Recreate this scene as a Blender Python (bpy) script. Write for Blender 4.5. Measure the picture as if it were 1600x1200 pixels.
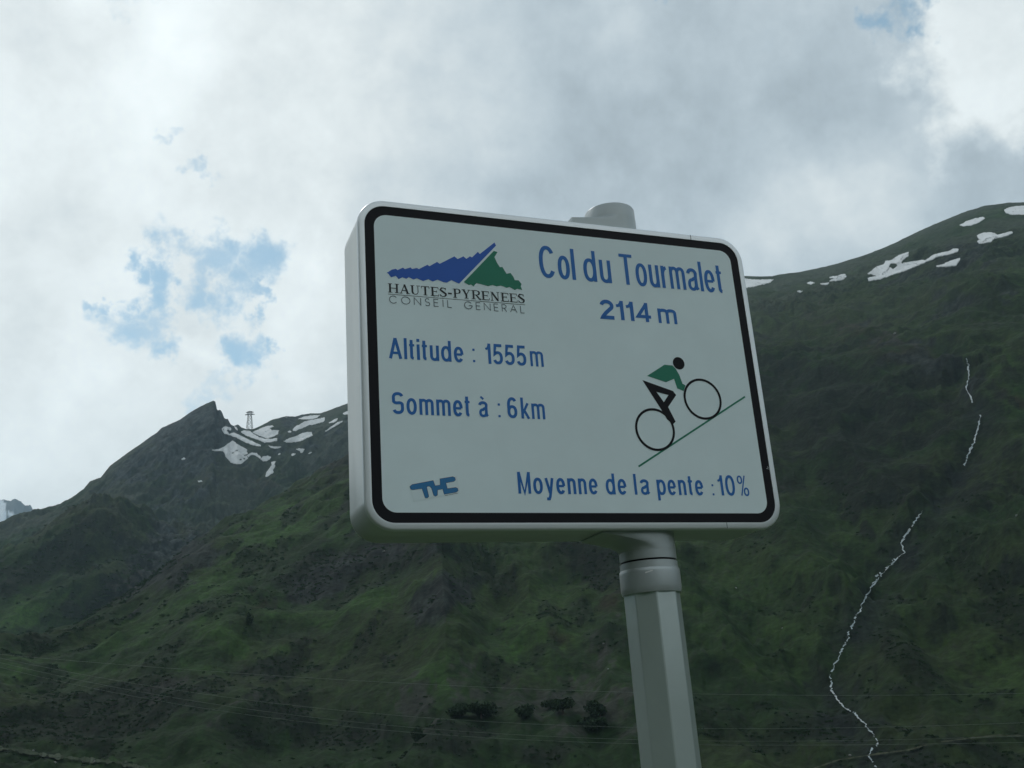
import bpy, math, random
import numpy as np
from mathutils import Matrix, Vector
from mathutils.geometry import delaunay_2d_cdt
for o in list(bpy.data.objects): bpy.data.objects.remove(o)
random.seed(4); rng = np.random.default_rng(7)
S = bpy.context.scene; C = S.collection
# ------------------------------------------------------------------ camera
F, CX, CY, CAMZ = 1592.2, 800.0, 600.0, 1.6
M = np.array([[0.997248279366069, 0.07413413047587834, 0.0],
              [0.02327649243242334, -0.3131141065378022, -0.9494302297626072],
              [-0.07038518453096429, 0.9468176630088917, -0.3139780865170734]])
cam = bpy.data.cameras.new('camera'); co = bpy.data.objects.new('camera', cam); C.objects.link(co)
m4 = Matrix.Identity(4)
for i in range(3):
    for j in range(3): m4[i][j] = M[i][j]
m4[2][3] = CAMZ
co.matrix_world = m4
cam.sensor_width = 36; cam.lens = F/1600*36; cam.clip_end = 40000; cam.clip_start = 0.05
S.camera = co
S.render.resolution_x = 1024; S.render.resolution_y = 768
def ray(px, py):
    r = M @ np.array([px-CX, CY-py, -F]); return r/np.linalg.norm(r)
def azel(px, py):
    px = np.asarray(px, float); py = np.asarray(py, float)
    c = np.stack([px-CX, CY-py, np.full_like(px, -F)], -1) @ M.T
    return np.degrees(np.arctan2(c[..., 0], c[..., 1])), c[..., 2]/np.hypot(c[..., 0], c[..., 1])   # azimuth deg, tan(elevation)
def project(x, y, z):
    q = np.stack([x, y, z-CAMZ], -1) @ M
    return CX+F*q[..., 0]/-q[..., 2], CY-F*q[..., 1]/-q[..., 2]
# ------------------------------------------------------------------ world, sun, exposure
S.view_settings.view_transform = 'Standard'; S.view_settings.look = 'None'
S.view_settings.exposure = 0.0; S.view_settings.gamma = 1.0
SUN_AZ, SUN_EL = -38.0, 52.0       # degrees from the view direction (+Y), clockwise
W = bpy.data.worlds.new('World'); S.world = W; W.use_nodes = True
nt = W.node_tree; nt.nodes.clear()
def N(t, nt=None, **k):
    n = nt.nodes.new(t)
    for a, b in k.items(): setattr(n, a, b)
    return n
out = N('ShaderNodeOutputWorld', nt); bg = N('ShaderNodeBackground', nt); bg.inputs[1].default_value = 0.1
nt.links.new(bg.outputs[0], out.inputs[0])
sky = N('ShaderNodeTexSky', nt, sky_type='NISHITA', sun_disc=False)
sky.sun_elevation = math.radians(SUN_EL); sky.sun_rotation = math.radians(SUN_AZ); sky.altitude = 1500
tc = N('ShaderNodeTexCoord', nt)
def vm(op, a, b=None, s=None):
    n = N('ShaderNodeVectorMath', nt, operation=op)
    for i, v in enumerate((a, b)):
        if v is None: continue
        if isinstance(v, (tuple, list)): n.inputs[i].default_value = v
        else: nt.links.new(v, n.inputs[i])
    if s is not None: n.inputs['Scale'].default_value = s
    return n.outputs['Value'] if op in ('DISTANCE', 'DOT_PRODUCT') else n.outputs[0]
def mt(op, a, b=None, c=None, clamp=False):
    n = N('ShaderNodeMath', nt, operation=op); n.use_clamp = clamp
    for i, v in enumerate((a, b, c)):
        if v is None: continue
        if isinstance(v, (int, float)): n.inputs[i].default_value = v
        else: nt.links.new(v, n.inputs[i])
    return n.outputs[0]
def nz(vec, scale, detail=5, rough=.55, off=(0, 0, 0), col=False, dist=0):
    mp = N('ShaderNodeMapping', nt); mp.inputs[1].default_value = off; nt.links.new(vec, mp.inputs[0])
    n = N('ShaderNodeTexNoise', nt); n.inputs['Scale'].default_value = scale; n.inputs['Detail'].default_value = detail
    n.inputs['Roughness'].default_value = rough; n.inputs['Distortion'].default_value = dist
    nt.links.new(mp.outputs[0], n.inputs[0]); return n.outputs[1 if col else 0]
def ramp(v, a, b, x=0., y=1., smooth=True):
    n = N('ShaderNodeMapRange', nt); n.interpolation_type = 'SMOOTHSTEP' if smooth else 'LINEAR'
    nt.links.new(v, n.inputs[0]); n.inputs[1].default_value = a; n.inputs[2].default_value = b
    n.inputs[3].default_value = x; n.inputs[4].default_value = y; return n.outputs[0]
def mixc(f, a, b):
    n = N('ShaderNodeMix', nt, data_type='RGBA')
    if isinstance(f, float): n.inputs[0].default_value = f
    else: nt.links.new(f, n.inputs[0])
    for i, v in ((6, a), (7, b)):
        if isinstance(v, tuple): n.inputs[i].default_value = (*v, 1)
        else: nt.links.new(v, n.inputs[i])
    return n.outputs[2]
gen = tc.outputs['Generated']
w1 = vm('SCALE', vm('SUBTRACT', nz(gen, 11, 6, .6, col=True), (.5, .5, .5)), s=.15)
w2 = vm('SCALE', vm('SUBTRACT', nz(gen, 22, 4, .6, (3, 1, 2), col=True), (.5, .5, .5)), s=.085)
D = vm('ADD', vm('ADD', gen, w1), w2)                 # direction shifted by turbulence: ragged cloud edges
Dl = vm('ADD', gen, vm('SCALE', vm('SUBTRACT', nz(gen, 4.5, 6, .6, (4, 4, 1), col=True), (.5, .5, .5)), s=.22))
def blob(src, px, py, rad, lo=.15):                    # a cloud or a gap in the clouds at one direction of the sky
    d = vm('DISTANCE', src, tuple(float(v) for v in ray(px, py)))
    return ramp(d, rad*lo/F, rad/F, 1., 0.)
def addall(L):
    r = L[0]
    for v in L[1:]: r = mt('ADD', r, v)
    return r
def maxall(L):
    r = L[0]
    for v in L[1:]: r = mt('MAXIMUM', r, v)
    return r
# gaps where the blue shows
holes = maxall([blob(D, 315, 415, 70), blob(D, 385, 412, 74), blob(D, 360, 450, 66), blob(D, 395, 470, 40), blob(D, 395, 460, 34), blob(D, 235, 455, 52), blob(D, 215, 500, 72), blob(D, 255, 535, 52), blob(D, 190, 430, 42), blob(D, 160, 480, 38), blob(D, 385, 545, 60), blob(D, 430, 540, 38),
                mt('MULTIPLY', blob(D, 335, 602, 44), .55), mt('MULTIPLY', blob(D, 325, 238, 34), .7), mt('MULTIPLY', blob(D, 268, 170, 26), .5), blob(D, 1385, 48, 52), blob(D, 1440, 20, 42), blob(D, 1060, -5, 34),
                mt('MULTIPLY', blob(D, 190, -20, 60), .5), mt('MULTIPLY', blob(D, 1455, 95, 30), .7)])
gapn = nz(gen, 3.1, 6, .6, (7, 2, 5))
far = ramp(vm('DISTANCE', gen, tuple(float(v) for v in ray(800, 500))), .62, .85)     # outside the frame: gaps here and there
gap = mt('ADD', ramp(mt('ADD', holes, mt('MULTIPLY', mt('SUBTRACT', nz(gen, 20, 5, .55, (5, 5, 2)), .5), .9)), .10, 1.15), mt('MULTIPLY', far, ramp(gapn, .62, .72)), clamp=True)
# brightness of the clouds
nb = nz(gen, 2.6, 7, .55, (1, 5, 3), dist=.3); nf = nz(gen, 9, 6, .6, (2, 8, 1)); nff = nz(gen, 30, 4, .6, (9, 3, 4))
left = ramp(vm('DISTANCE', Dl, tuple(float(v) for v in ray(60, 260))), .16, .62, 1., 0.)
base = mt('MULTIPLY_ADD', left, .35, .58)
base = mt('ADD', base, mt('MULTIPLY', mt('SUBTRACT', nb, .5), .26))
base = mt('ADD', base, mt('MULTIPLY', mt('SUBTRACT', nf, .5), .42))
base = mt('ADD', base, mt('MULTIPLY', mt('SUBTRACT', nff, .5), .20))
for (px, py, r, a, lo) in ((215, 60, 190, .15, .1), (1540, 90, 150, .36, .45), (120, 380, 260, .03, .1), (250, 560, 240, .04, .1), (300, 520, 40, .12, .1), (120, 590, 90, .07, .1), (480, 560, 60, .08, .1), (330, 340, 60, .08, .1), (440, 400, 50, .08, .1), (470, 480, 190, .08, .1),
                           (1330, 345, 170, .20, .1), (1180, 400, 150, .10, .1), (60, 700, 200, .06, .1), (850, 170, 420, -.05, .1), (1010, 5, 110, .10, .1),
                           (1250, 170, 160, -.04, .1), (40, 560, 120, -.10, .1), (60, 340, 100, -.08, .1), (110, 60, 110, -.08, .1)):
    base = mt('ADD', base, mt('MULTIPLY', blob(D if lo > .2 else Dl, px, py, r, lo), a))
# unseen sky brightened behind camera to light the sign, dimmed overhead for darker slopes
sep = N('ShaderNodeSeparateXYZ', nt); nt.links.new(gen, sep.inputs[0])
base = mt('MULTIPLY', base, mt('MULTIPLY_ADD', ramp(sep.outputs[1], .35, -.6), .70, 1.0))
base = mt('MULTIPLY', base, mt('MULTIPLY_ADD', ramp(sep.outputs[2], .62, .98), -.45, 1.0))
base = mt('MAXIMUM', base, .2)
tint = mixc(ramp(base, .5, .95), (.85, 1.00, 1.10), (.93, 1.0, 1.01))
cloud = vm('MULTIPLY', tint, None)
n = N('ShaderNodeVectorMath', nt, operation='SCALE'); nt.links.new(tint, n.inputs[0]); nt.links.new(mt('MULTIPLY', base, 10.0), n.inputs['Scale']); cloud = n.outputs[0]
veil = N('ShaderNodeVectorMath', nt, operation='ADD'); nt.links.new(vm('MULTIPLY', sky.outputs[0], (.82, 1.06, .98)), veil.inputs[0]); veil.inputs[1].default_value = (1.1, 1.7, 1.9)
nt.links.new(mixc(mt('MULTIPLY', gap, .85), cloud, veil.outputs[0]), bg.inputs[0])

sd = bpy.data.lights.new('sun', 'SUN'); so = bpy.data.objects.new('sun', sd); C.objects.link(so)
sd.energy = 1.0; sd.angle = math.radians(14); sd.color = (1, .985, .96)
az, el = math.radians(SUN_AZ), math.radians(SUN_EL)
so.rotation_euler = Vector((math.sin(az)*math.cos(el), math.cos(az)*math.cos(el), math.sin(el))).to_track_quat('Z', 'Y').to_euler()

# ------------------------------------------------------------------ helpers
def put(o, kind=None, label=None, cat=None, group=None, parent=None):
    C.objects.link(o)
    if kind: o['kind'] = kind
    if label: o['label'] = label
    if cat: o['category'] = cat
    if group: o['group'] = group
    if parent: o.parent = parent
    return o
def mesh(name, v, f, m=None, smooth=False, **k):
    me = bpy.data.meshes.new(name); me.from_pydata([tuple(map(float, p)) for p in v], [], [tuple(int(i) for i in q) for q in f]); me.update()
    if m: me.materials.append(m)
    if smooth: me.shade_smooth()
    return put(bpy.data.objects.new(name, me), **k)
def fastmesh(name, v, quads, m, col=None, smooth=True, **k):
    me = bpy.data.meshes.new(name); nv, nq = len(v), len(quads)
    me.vertices.add(nv); me.vertices.foreach_set('co', v.astype(np.float32).ravel())
    me.loops.add(nq*4); me.loops.foreach_set('vertex_index', quads.astype(np.int32).ravel())
    me.polygons.add(nq); me.polygons.foreach_set('loop_start', np.arange(0, nq*4, 4, dtype=np.int32))
    me.update(calc_edges=True)
    if col is not None:
        a = me.color_attributes.new('Col', 'FLOAT_COLOR', 'POINT')
        a.data.foreach_set('color', np.concatenate([col, np.ones((nv, 1))], 1).astype(np.float32).ravel())
    me.materials.append(m)
    if smooth: me.shade_smooth()
    return put(bpy.data.objects.new(name, me), **k)
def material(name, col=(.5, .5, .5), rough=.5, metal=0., spec=.5, var=.0, scale=8., bump=0., bscale=60., attr=None, dark=None, coord='Object'):
    m = bpy.data.materials.new(name); m.use_nodes = True; t = m.node_tree; b = t.nodes['Principled BSDF']
    b.inputs['Roughness'].default_value = rough; b.inputs['Metallic'].default_value = metal
    b.inputs['Specular IOR Level'].default_value = spec
    c = t.nodes.new('ShaderNodeTexCoord')
    src = None
    if attr:
        a = t.nodes.new('ShaderNodeVertexColor'); a.layer_name = attr; src = a.outputs[0]
    nn = t.nodes.new('ShaderNodeTexNoise'); nn.inputs['Scale'].default_value = scale; nn.inputs['Detail'].default_value = 6; nn.inputs['Roughness'].default_value = .62
    t.links.new(c.outputs[coord], nn.inputs[0])
    mr = t.nodes.new('ShaderNodeMapRange'); t.links.new(nn.outputs[0], mr.inputs[0])
    mr.inputs[1].default_value = .3; mr.inputs[2].default_value = .7; mr.inputs[3].default_value = 1-var; mr.inputs[4].default_value = 1+var
    x = t.nodes.new('ShaderNodeVectorMath'); x.operation = 'SCALE'
    if src: t.links.new(src, x.inputs[0])
    else: x.inputs[0].default_value = col
    t.links.new(mr.outputs[0], x.inputs['Scale']); t.links.new(x.outputs[0], b.inputs['Base Color'])
    if bump:
        n2 = t.nodes.new('ShaderNodeTexNoise'); n2.inputs['Scale'].default_value = bscale; n2.inputs['Detail'].default_value = 5
        t.links.new(c.outputs[coord], n2.inputs[0])
        bp = t.nodes.new('ShaderNodeBump'); bp.inputs['Strength'].default_value = bump; bp.inputs['Distance'].default_value = .02 if not attr else 1.2
        t.links.new(n2.outputs[0], bp.inputs['Height']); t.links.new(bp.outputs[0], b.inputs['Normal'])
    return m
# ------------------------------------------------------------------ terrain
def vnoise(x, y, seed):
    xi = np.floor(x).astype(np.int64); yi = np.floor(y).astype(np.int64); fx = x-xi; fy = y-yi
    def h(a, b):
        n = (a*374761393 + b*668265263 + seed*1442695041) & 0xffffffff
        n = ((n ^ (n >> 13))*1274126177) & 0xffffffff
        a_ = ((n ^ (n >> 16)) & 0xffff)/65535.0*2*math.pi
        return np.cos(a_), np.sin(a_)
    u = fx*fx*fx*(fx*(fx*6-15)+10); v = fy*fy*fy*(fy*(fy*6-15)+10)
    def g(a, b, dx, dy):
        c, s = h(a, b); return c*dx+s*dy
    n00 = g(xi, yi, fx, fy); n10 = g(xi+1, yi, fx-1, fy); n01 = g(xi, yi+1, fx, fy-1); n11 = g(xi+1, yi+1, fx-1, fy-1)
    return 1.5*((n00*(1-u)+n10*u)*(1-v)+(n01*(1-u)+n11*u)*v)
def fbm(x, y, lam, octs, seed, gain=.5, ridge=False):
    s = np.zeros_like(x); a = 1.
    for i in range(octs):
        th = .6*i+.3; xr = x*math.cos(th)-y*math.sin(th); yr = x*math.sin(th)+y*math.cos(th)
        n = vnoise(xr/lam+17.3*i, yr/lam-9.1*i, seed+i)
        if ridge: n = 1-2*np.abs(n)
        s += a*n; a *= gain; lam /= 2.03
    return s
SIL_A = [(-1500, 700), (-900, 780), (-400, 850), (-150, 850), (0, 818.7), (21, 808), (45.5, 801), (86, 794), (105, 784), (131, 766), (140, 754), (157.5, 747), (171.5, 729.5), (192.5, 714), (210, 701.5),
         (245, 677), (252, 670), (280, 658), (297.5, 645.5), (317, 635), (329, 628.5), (333, 626.8), (336.5, 629), (339.3, 642.5), (344, 641), (347, 644.8), (350.8, 655), (356, 654.8), (360.5, 663.5),
         (365, 665.8), (371.8, 663.8), (377, 668.8), (384.5, 671.8), (395, 671.8), (404, 668.8), (416, 662.8), (425, 657.5), (446, 652), (461, 652.3), (471.5, 649.3), (485, 647), (501.5, 647), (513.5, 642.5),
         (530, 635.8), (542, 631.3), (620, 600), (720, 545), (850, 490), (980, 455), (1100, 438), (1166, 432.7), (1206.7, 433.3), (1240, 427.3), (1290, 418.3), (1340, 404), (1383, 388.3), (1430, 365), (1473, 346.7),
         (1506.7, 333.3), (1540, 323.3), (1573, 319.3), (1600, 318.3), (1700, 322), (1900, 360), (2300, 420)]
SIL_B = [(-1500, 900), (-400, 960), (-150, 915), (0, 873), (50, 851), (115, 817), (150, 808), (185, 806), (215, 818), (241, 834), (290, 845), (350, 850), (420, 850), (480, 850), (560, 850)]
SIL_C = [(-1500, 1120), (-300, 1075), (-80, 1040), (0, 1012), (60, 1003), (110, 990), (160, 968), (200, 945), (240, 912), (285, 876), (335, 842), (395, 815), (430, 800), (470, 778), (510, 757), (542, 740), (640, 690), (760, 640), (900, 600)]
def azs(sil): return azel([p[0] for p in sil], [p[1] for p in sil])
aA, tA = azs(SIL_A); aB, tB = azs(SIL_B); aC, tC = azs(SIL_C)
o_ = np.argsort(aA); aA, tA = aA[o_], tA[o_]
o_ = np.argsort(aB); aB, tB = aB[o_], tB[o_]
o_ = np.argsort(aC); aC, tC = aC[o_], tC[o_]
dense = np.arange(-29.6, 29.6, 0.05)
coarse_r = 29.6 + np.cumsum(np.linspace(.2, 3.4, 64)); coarse_r = coarse_r[coarse_r < 179]
AZ = np.concatenate([-coarse_r[::-1], dense, coarse_r, [-coarse_r[-1]+360]])
nA = len(AZ)
def behind(a, t):      # outside the frame the ridges go on all round the valley
    aw = np.where(a < 0, a+360, a); wob = .26+.04*np.sin(np.radians(a*3+40))+.03*np.sin(np.radians(a*7))+.42*np.exp(-((aw-222)/38)**2)-.10*np.exp(-((aw-130)/40)**2)  # rise added behind left to shade the post, dip behind right to light it
    k = np.clip((np.abs(a)-45)/35, 0, 1); k = k*k*(3-2*k); return t*(1-k)+wob*k
azc = AZ
TA = behind(azc, np.interp(azc, aA, tA))
TC = behind(azc, np.interp(azc, aC, tC)); TB = behind(azc, np.interp(azc, aB, tB))
# right of the merge the slope is one: C and B knots slide onto it
mrg = np.clip((azc-(-9.0))/8.0, 0, 1); mrg = mrg*mrg*(3-2*mrg)
bk = np.clip((np.abs(azc)-50)/30, 0, 1); mrg = np.maximum(mrg, bk)
RA = np.interp(azc, [-180, -60, -30, -16, -8, 0, 12, 30, 60, 180], [1500, 1700, 1750, 1700, 1750, 1650, 1450, 1300, 1350, 1500])
RC = np.interp(azc, [-180, -60, -27, -20, -12, -5, 10, 30, 180], [700, 560, 560, 700, 860, 900, 800, 740, 700])
RB = np.interp(azc, [-180, -60, -27, -18, -10, 0, 30, 180], [1100, 1050, 1080, 1180, 1250, 1250, 1050, 1050])
R0 = np.full(nA, 200.); Z0 = np.full(nA, -34.)
ZA = TA*RA+CAMZ; ZCs = TC*RC+CAMZ; ZBs = TB*RB+CAMZ
sl = lambda r, p: Z0+(ZA-Z0)*np.clip((r-R0)/(RA-R0), 0, 1)**p
ZC = ZCs*(1-mrg)+sl(RC, 1.0)*mrg
ZB = ZBs*(1-mrg)+sl(RB, .96)*mrg
RD1 = RC+(RB-RC)*.30; ZD1 = (ZC-28)*(1-mrg)+(ZC+(ZB-ZC)*.30)*mrg
RD2 = RB+(RA-RB)*.18; ZD2 = (ZB-10)*(1-mrg)+(ZB+(ZA-ZB)*.18)*mrg
RE1 = RA+90; ZE1 = ZA-75; RE2 = RA+900; ZE2 = ZA-420
kr = np.stack([R0, RC, RD1, RB, RD2, RA, RE1, RE2]); kz = np.stack([Z0, ZC, ZD1, ZB, ZD2, ZA, ZE1, ZE2])
NR = [250, 18, 120, 12, 200, 12, 14]
rows_t = np.concatenate([[k+np.arange(n_)/n_ for k, n_ in enumerate(NR)][i] for i in range(7)]+[[7.0]])
K = np.minimum(rows_t.astype(int), 6); fr = (rows_t-K)[:, None]
h_ = np.diff(kr, axis=0); dl = np.diff(kz, axis=0)/h_
mm = np.zeros_like(kz)
for k in range(1, 7):
    same = dl[k-1]*dl[k] > 0
    hm = 2*dl[k-1]*dl[k]/(dl[k-1]+dl[k]+1e-12); mm[k] = np.where(same, hm, 0)
mm[1] = dl[0]*.35*(1-mrg)+mm[1]*mrg
mm[5] = dl[4]*.75           # the crest keeps its edge
mm[0] = .12; mm[7] = dl[6]
r_ = kr[K]+(kr[K+1]-kr[K])*fr
t_ = fr; hk = h_[K]
z_ = (2*t_**3-3*t_**2+1)*kz[K]+(t_**3-2*t_**2+t_)*hk*mm[K]+(-2*t_**3+3*t_**2)*kz[K+1]+(t_**3-t_**2)*hk*np.where(K[:, None] == 5, dl[5], mm[K+1])
azr = np.radians(AZ)[None, :]
X = r_*np.sin(azr); Y = r_*np.cos(azr)
dA = np.abs(r_-RA[None, :]); crest = 1-.88*np.exp(-(dA/(85+190*np.clip((AZ[None, :]+2)/8, 0, 1)))**2)
dC = np.exp(-((r_-RC)/25)**2)*(1-mrg)
dB = np.exp(-((r_-RB)/25)**2)*(1-mrg)
up = np.clip((r_-200)/60, 0, 1)
# spurs and gullies that run down the slope (drawn out towards the valley), then broken ground
slopeU = X*math.cos(.35)-Y*math.sin(.35); slopeV = X*math.sin(.35)+Y*math.cos(.35)
leftw = np.clip((-6-AZ[None, :])/6, 0, 1)
big = fbm(slopeU/1.0, slopeV/3.2, 95, 3, 11, .55, ridge=True)-.15
big2 = fbm(X, Y/3.0, 60, 3, 31, .55, ridge=True)-.15
rocky = np.clip((fbm(X, Y, 230, 4, 71)+.02)*2.2, 0, 1)
n_big = 5.5*(big*leftw+big2*(1-leftw))
n_mid = 4.2*fbm(X, Y, 70, 3, 41, .55)
n_small = (1.1+1.0*rocky)*fbm(X, Y, 16, 5, 51, .6)
n_cr = (1.2+3.5*rocky)*np.clip(fbm(X, Y/1.6, 34, 4, 61, .6, ridge=True)-.2, 0, 2)
leftA = np.clip((-5-AZ[None, :])/3, 0, 1)*np.clip((r_-980)/120, 0, 1)*(np.abs(AZ[None, :]) < 60)
n_cr = n_cr+leftA*(6.0*np.clip(fbm(X*math.cos(.5)-Y*math.sin(.5), (X*math.sin(.5)+Y*math.cos(.5))/2.4, 52, 5, 161, .58, ridge=True)-.1, -1, 2)+3.0*fbm(X, Y, 14, 3, 171, .6))
disp = (n_big+n_mid+n_cr)*crest*(1-.8*dC)*(1-.85*dB)+n_small*np.minimum(1, crest+.1)
z_ = z_+disp*up
# rough rock teeth on the pointed summit
px, py = project(X, Y, z_)
# stream bed
STREAM = [(1513, 560), (1514, 580), (1511, 610), (1520, 632), (1533, 650), (1527, 680), (1515, 708), (1504, 730), (1470, 765), (1441, 800), (1424, 826), (1409, 850), (1411, 866), (1388, 889), (1367, 913), (1348, 946), (1334, 976),
          (1322, 1008), (1310, 1030), (1301, 1047), (1297, 1058), (1299, 1080), (1305, 1092), (1318, 1107), (1338, 1118), (1351, 1133), (1363, 1148), (1372, 1162), (1362, 1176), (1358, 1184), (1368, 1200), (1378, 1222)]
sa, st = azel([p[0] for p in STREAM], [p[1] for p in STREAM])
te = (z_-CAMZ)/r_
azp = np.interp(te, st[::-1], sa[::-1])
dd = np.abs(AZ[None, :]-azp)*np.pi/180*r_
inr = (te < st[0]) & (te > st[-1])
z_ -= np.where(inr, 5.0*np.exp(-(dd/11)**2), 0)
z_[0] = -34
px, py = project(X, Y, z_)
# ---- ground cover colour per point (what grows or lies there)
def blobm(cx, cy, rx, ry, ang=0, soft=.5):
    a = math.radians(ang); wx = px+14*wn1; wy = py+14*wn2
    dx = (wx-cx)*math.cos(a)-(wy-cy)*math.sin(a); dy = (wx-cx)*math.sin(a)+(wy-cy)*math.cos(a)
    q = np.sqrt((dx/rx)**2+(dy/ry)**2); return np.clip((1+soft-q)/(2*soft), 0, 1)
wn1 = fbm(X, Y, 45, 4, 81, .6); wn2 = fbm(X, Y, 45, 4, 91, .6)
f1 = fbm(X, Y, 120, 6, 101, .6); f2 = fbm(X, Y, 26, 5, 111, .62); f3 = fbm(X, Y, 6, 3, 121, .6)
vis = py < 1500
def lerp(a, b, t): return a+(b-a)*t[..., None]
A3 = np.array
grass = A3([.025, .060, .017]); lush = A3([.052, .122, .024]); olive = A3([.046, .070, .024]); shrub = A3([.013, .023, .0135]); rock = A3([.050, .062, .056])
drock = A3([.022, .031, .030]); heath = A3([.048, .046, .026]); scree = A3([.066, .068, .060])
col = np.ones(z_.shape+(3,))*grass
col = lerp(col, olive, np.clip(f1*1.3+.15, 0, .7))
col = lerp(col, lush, np.clip(f2*1.2-.12, 0, .45))
def mask(L): 
    s = np.zeros_like(px)
    for b in L: s = np.maximum(s, blobm(*b[:6])*(b[6] if len(b) > 6 else 1))
    return s
mLush = mask([(430, 830, 120, 22, 27, .8), (330, 905, 110, 20, 35, .8), (40, 950, 60, 16, 25, .8, .8), (840, 930, 130, 75, 15, .9, .55), (820, 1010, 120, 30, 5, .9, .4), (1180, 930, 110, 70, 0, .9, .5),
              (1560, 560, 70, 40, -20, .8, .35), (420, 960, 160, 40, 20, .9, .35), (480, 800, 70, 20, 30, .8, .8), (200, 1000, 120, 30, 20, .8, .3), (530, 850, 30, 25, 30, .8, .5), (1190, 505, 40, 14, 0, .8, .5)])
mOl = mask([(380, 750, 90, 20, 10, .8, .9), (1300, 470, 250, 40, 8, .9, .7), (1250, 520, 140, 30, 0, .9, .5), (1450, 480, 200, 80, 10, .9, .4), (1530, 520, 90, 20, 8, .9, .7), (180, 760, 70, 50, 35, .9, .5), (1200, 860, 120, 50, 10, .9, .5),
            (1300, 900, 260, 140, 10, .9, .3), (860, 880, 120, 40, 10, .9, .5)])
mSh = mask([(70, 880, 90, 30, 28, .8, .9), (110, 840, 60, 14, 25, .8, .8), (1320, 640, 170, 80, -5, .7, .75), (1330, 720, 130, 60, -15, .8, .65), (1200, 600, 50, 60, 0, .8, .7), (560, 880, 130, 24, 12, .7, .9), (600, 860, 90, 18, 0, .7, .8),
            (930, 880, 50, 30, 0, .7, .9), (150, 1120, 190, 40, 8, .8, .7), (420, 1050, 60, 14, 5, .8, .7), (270, 760, 60, 20, 10, .8, .5), (260, 740, 120, 12, 8, .8, .5), (520, 705, 60, 30, 15, .8, .5), (640, 1160, 240, 30, 0, .9, .6), (1500, 860, 90, 60, 0, .9, .25),
            (1200, 1100, 120, 20, 0, .9, .6), (1450, 1150, 190, 40, 0, .9, .5), (1440, 680, 60, 60, -30, .9, .5), (170, 925, 70, 30, 30, .8, .8), (400, 1130, 140, 50, 0, .9, .5), (1530, 760, 60, 60, 0, .8, .5)])
mRk = mask([(300, 680, 70, 50, 20, .5, 1), (340, 650, 16, 30, 0, .5, 1), (230, 720, 60, 22, 38, .7, .7), (190, 750, 50, 12, 38, .7, .4), (250, 880, 70, 45, 25, .7, .9), (300, 860, 50, 16, 12, .6, .8), (205, 915, 30, 18, 30, .8, .5), (690, 935, 55, 24, 30, .6, .95),
            (520, 905, 70, 22, 30, .6, .9), (610, 865, 60, 14, 10, .7, .7), (290, 775, 70, 10, 12, .7, .6), (450, 650, 26, 24, 0, .7, .8), (520, 680, 60, 18, 20, .8, .4), (400, 700, 80, 14, 20, .9, .3), (1480, 410, 90, 24, 15, .7, .6), (1500, 480, 70, 20, 0, .8, .4), (1390, 540, 80, 20, -20, .8, .35)])
mHe = mask([(1380, 540, 110, 22, -25, .8, .6), (1480, 640, 50, 50, 20, .9, .35), (360, 755, 60, 12, 5, .8, .7), (1440, 740, 60, 30, 30, .9, .35), (960, 940, 60, 40, 20, .9, .4), (470, 930, 80, 16, 20, .8, .3), (1550, 620, 50, 30, 20, .9, .3)])
mSc = mask([(650, 1095, 28, 32, 20, .6, .8), (720, 1050, 14, 22, 30, .6, .35), (870, 1095, 130, 20, 0, .7, .75), (940, 1130, 80, 16, 0, .7, .5), (935, 1030, 16, 50, -25, .7, .5), (265, 1072, 36, 9, 30, .6, .7), (360, 1105, 40, 6, 30, .6, .5), (205, 912, 16, 9, 20, .7, .8), (520, 865, 12, 4, 40, .6, .6),
            (1430, 1136, 30, 3, 0, .6, .7), (1180, 770, 30, 10, 20, .9, .3), (1395, 525, 26, 5, -35, .8, .7), (1570, 500, 40, 6, 10, .8, .35), (530, 712, 60, 5, 24, .8, .5)])
patch = lambda m, f, k: np.clip((m*1.5+f*k-.42)*2.2, 0, 1)*(m > .01)
col = lerp(col, lush, np.clip(mLush+.35*f2*(mLush > 0), 0, 1))
col = lerp(col, olive, np.clip(mOl+.35*f2*(mOl > 0), 0, 1))
col = lerp(col, heath, patch(mHe, f2, .6))
shn = np.clip((fbm(X*1.0, Y*.55, 21, 5, 131, .62)-.18)*5, 0, 1)*np.clip(.75+f1, 0, 1)
lowr = np.clip((te-.0)/.20, 0, 1); shn = shn*(1-.45*np.clip((r_-900)/600, 0, 1))
col = lerp(col, shrub, np.clip(patch(mSh, f2, .9)*.92, 0, 1)); col = lerp(col, shrub, shn*.68)
gz = np.gradient(z_, axis=0)/np.maximum(np.gradient(r_, axis=0), .05)
steep = np.clip((np.abs(gz)-.85)*2.2, 0, 1)*up
col = lerp(col, drock, steep*.6)
rk = patch(mRk, f2, .7); col = lerp(col, lerp(np.ones(z_.shape+(3,))*drock, rock, np.clip(.45+f3*1.4, 0, 1)), rk*.92)
col = lerp(col, scree, patch(mSc, f3+f2*.5, .9)*.8)
col = lerp(col, scree*.8, np.clip((fbm(X, Y, 5, 3, 141, .7)-.62)*6, 0, 1)*.4)
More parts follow.
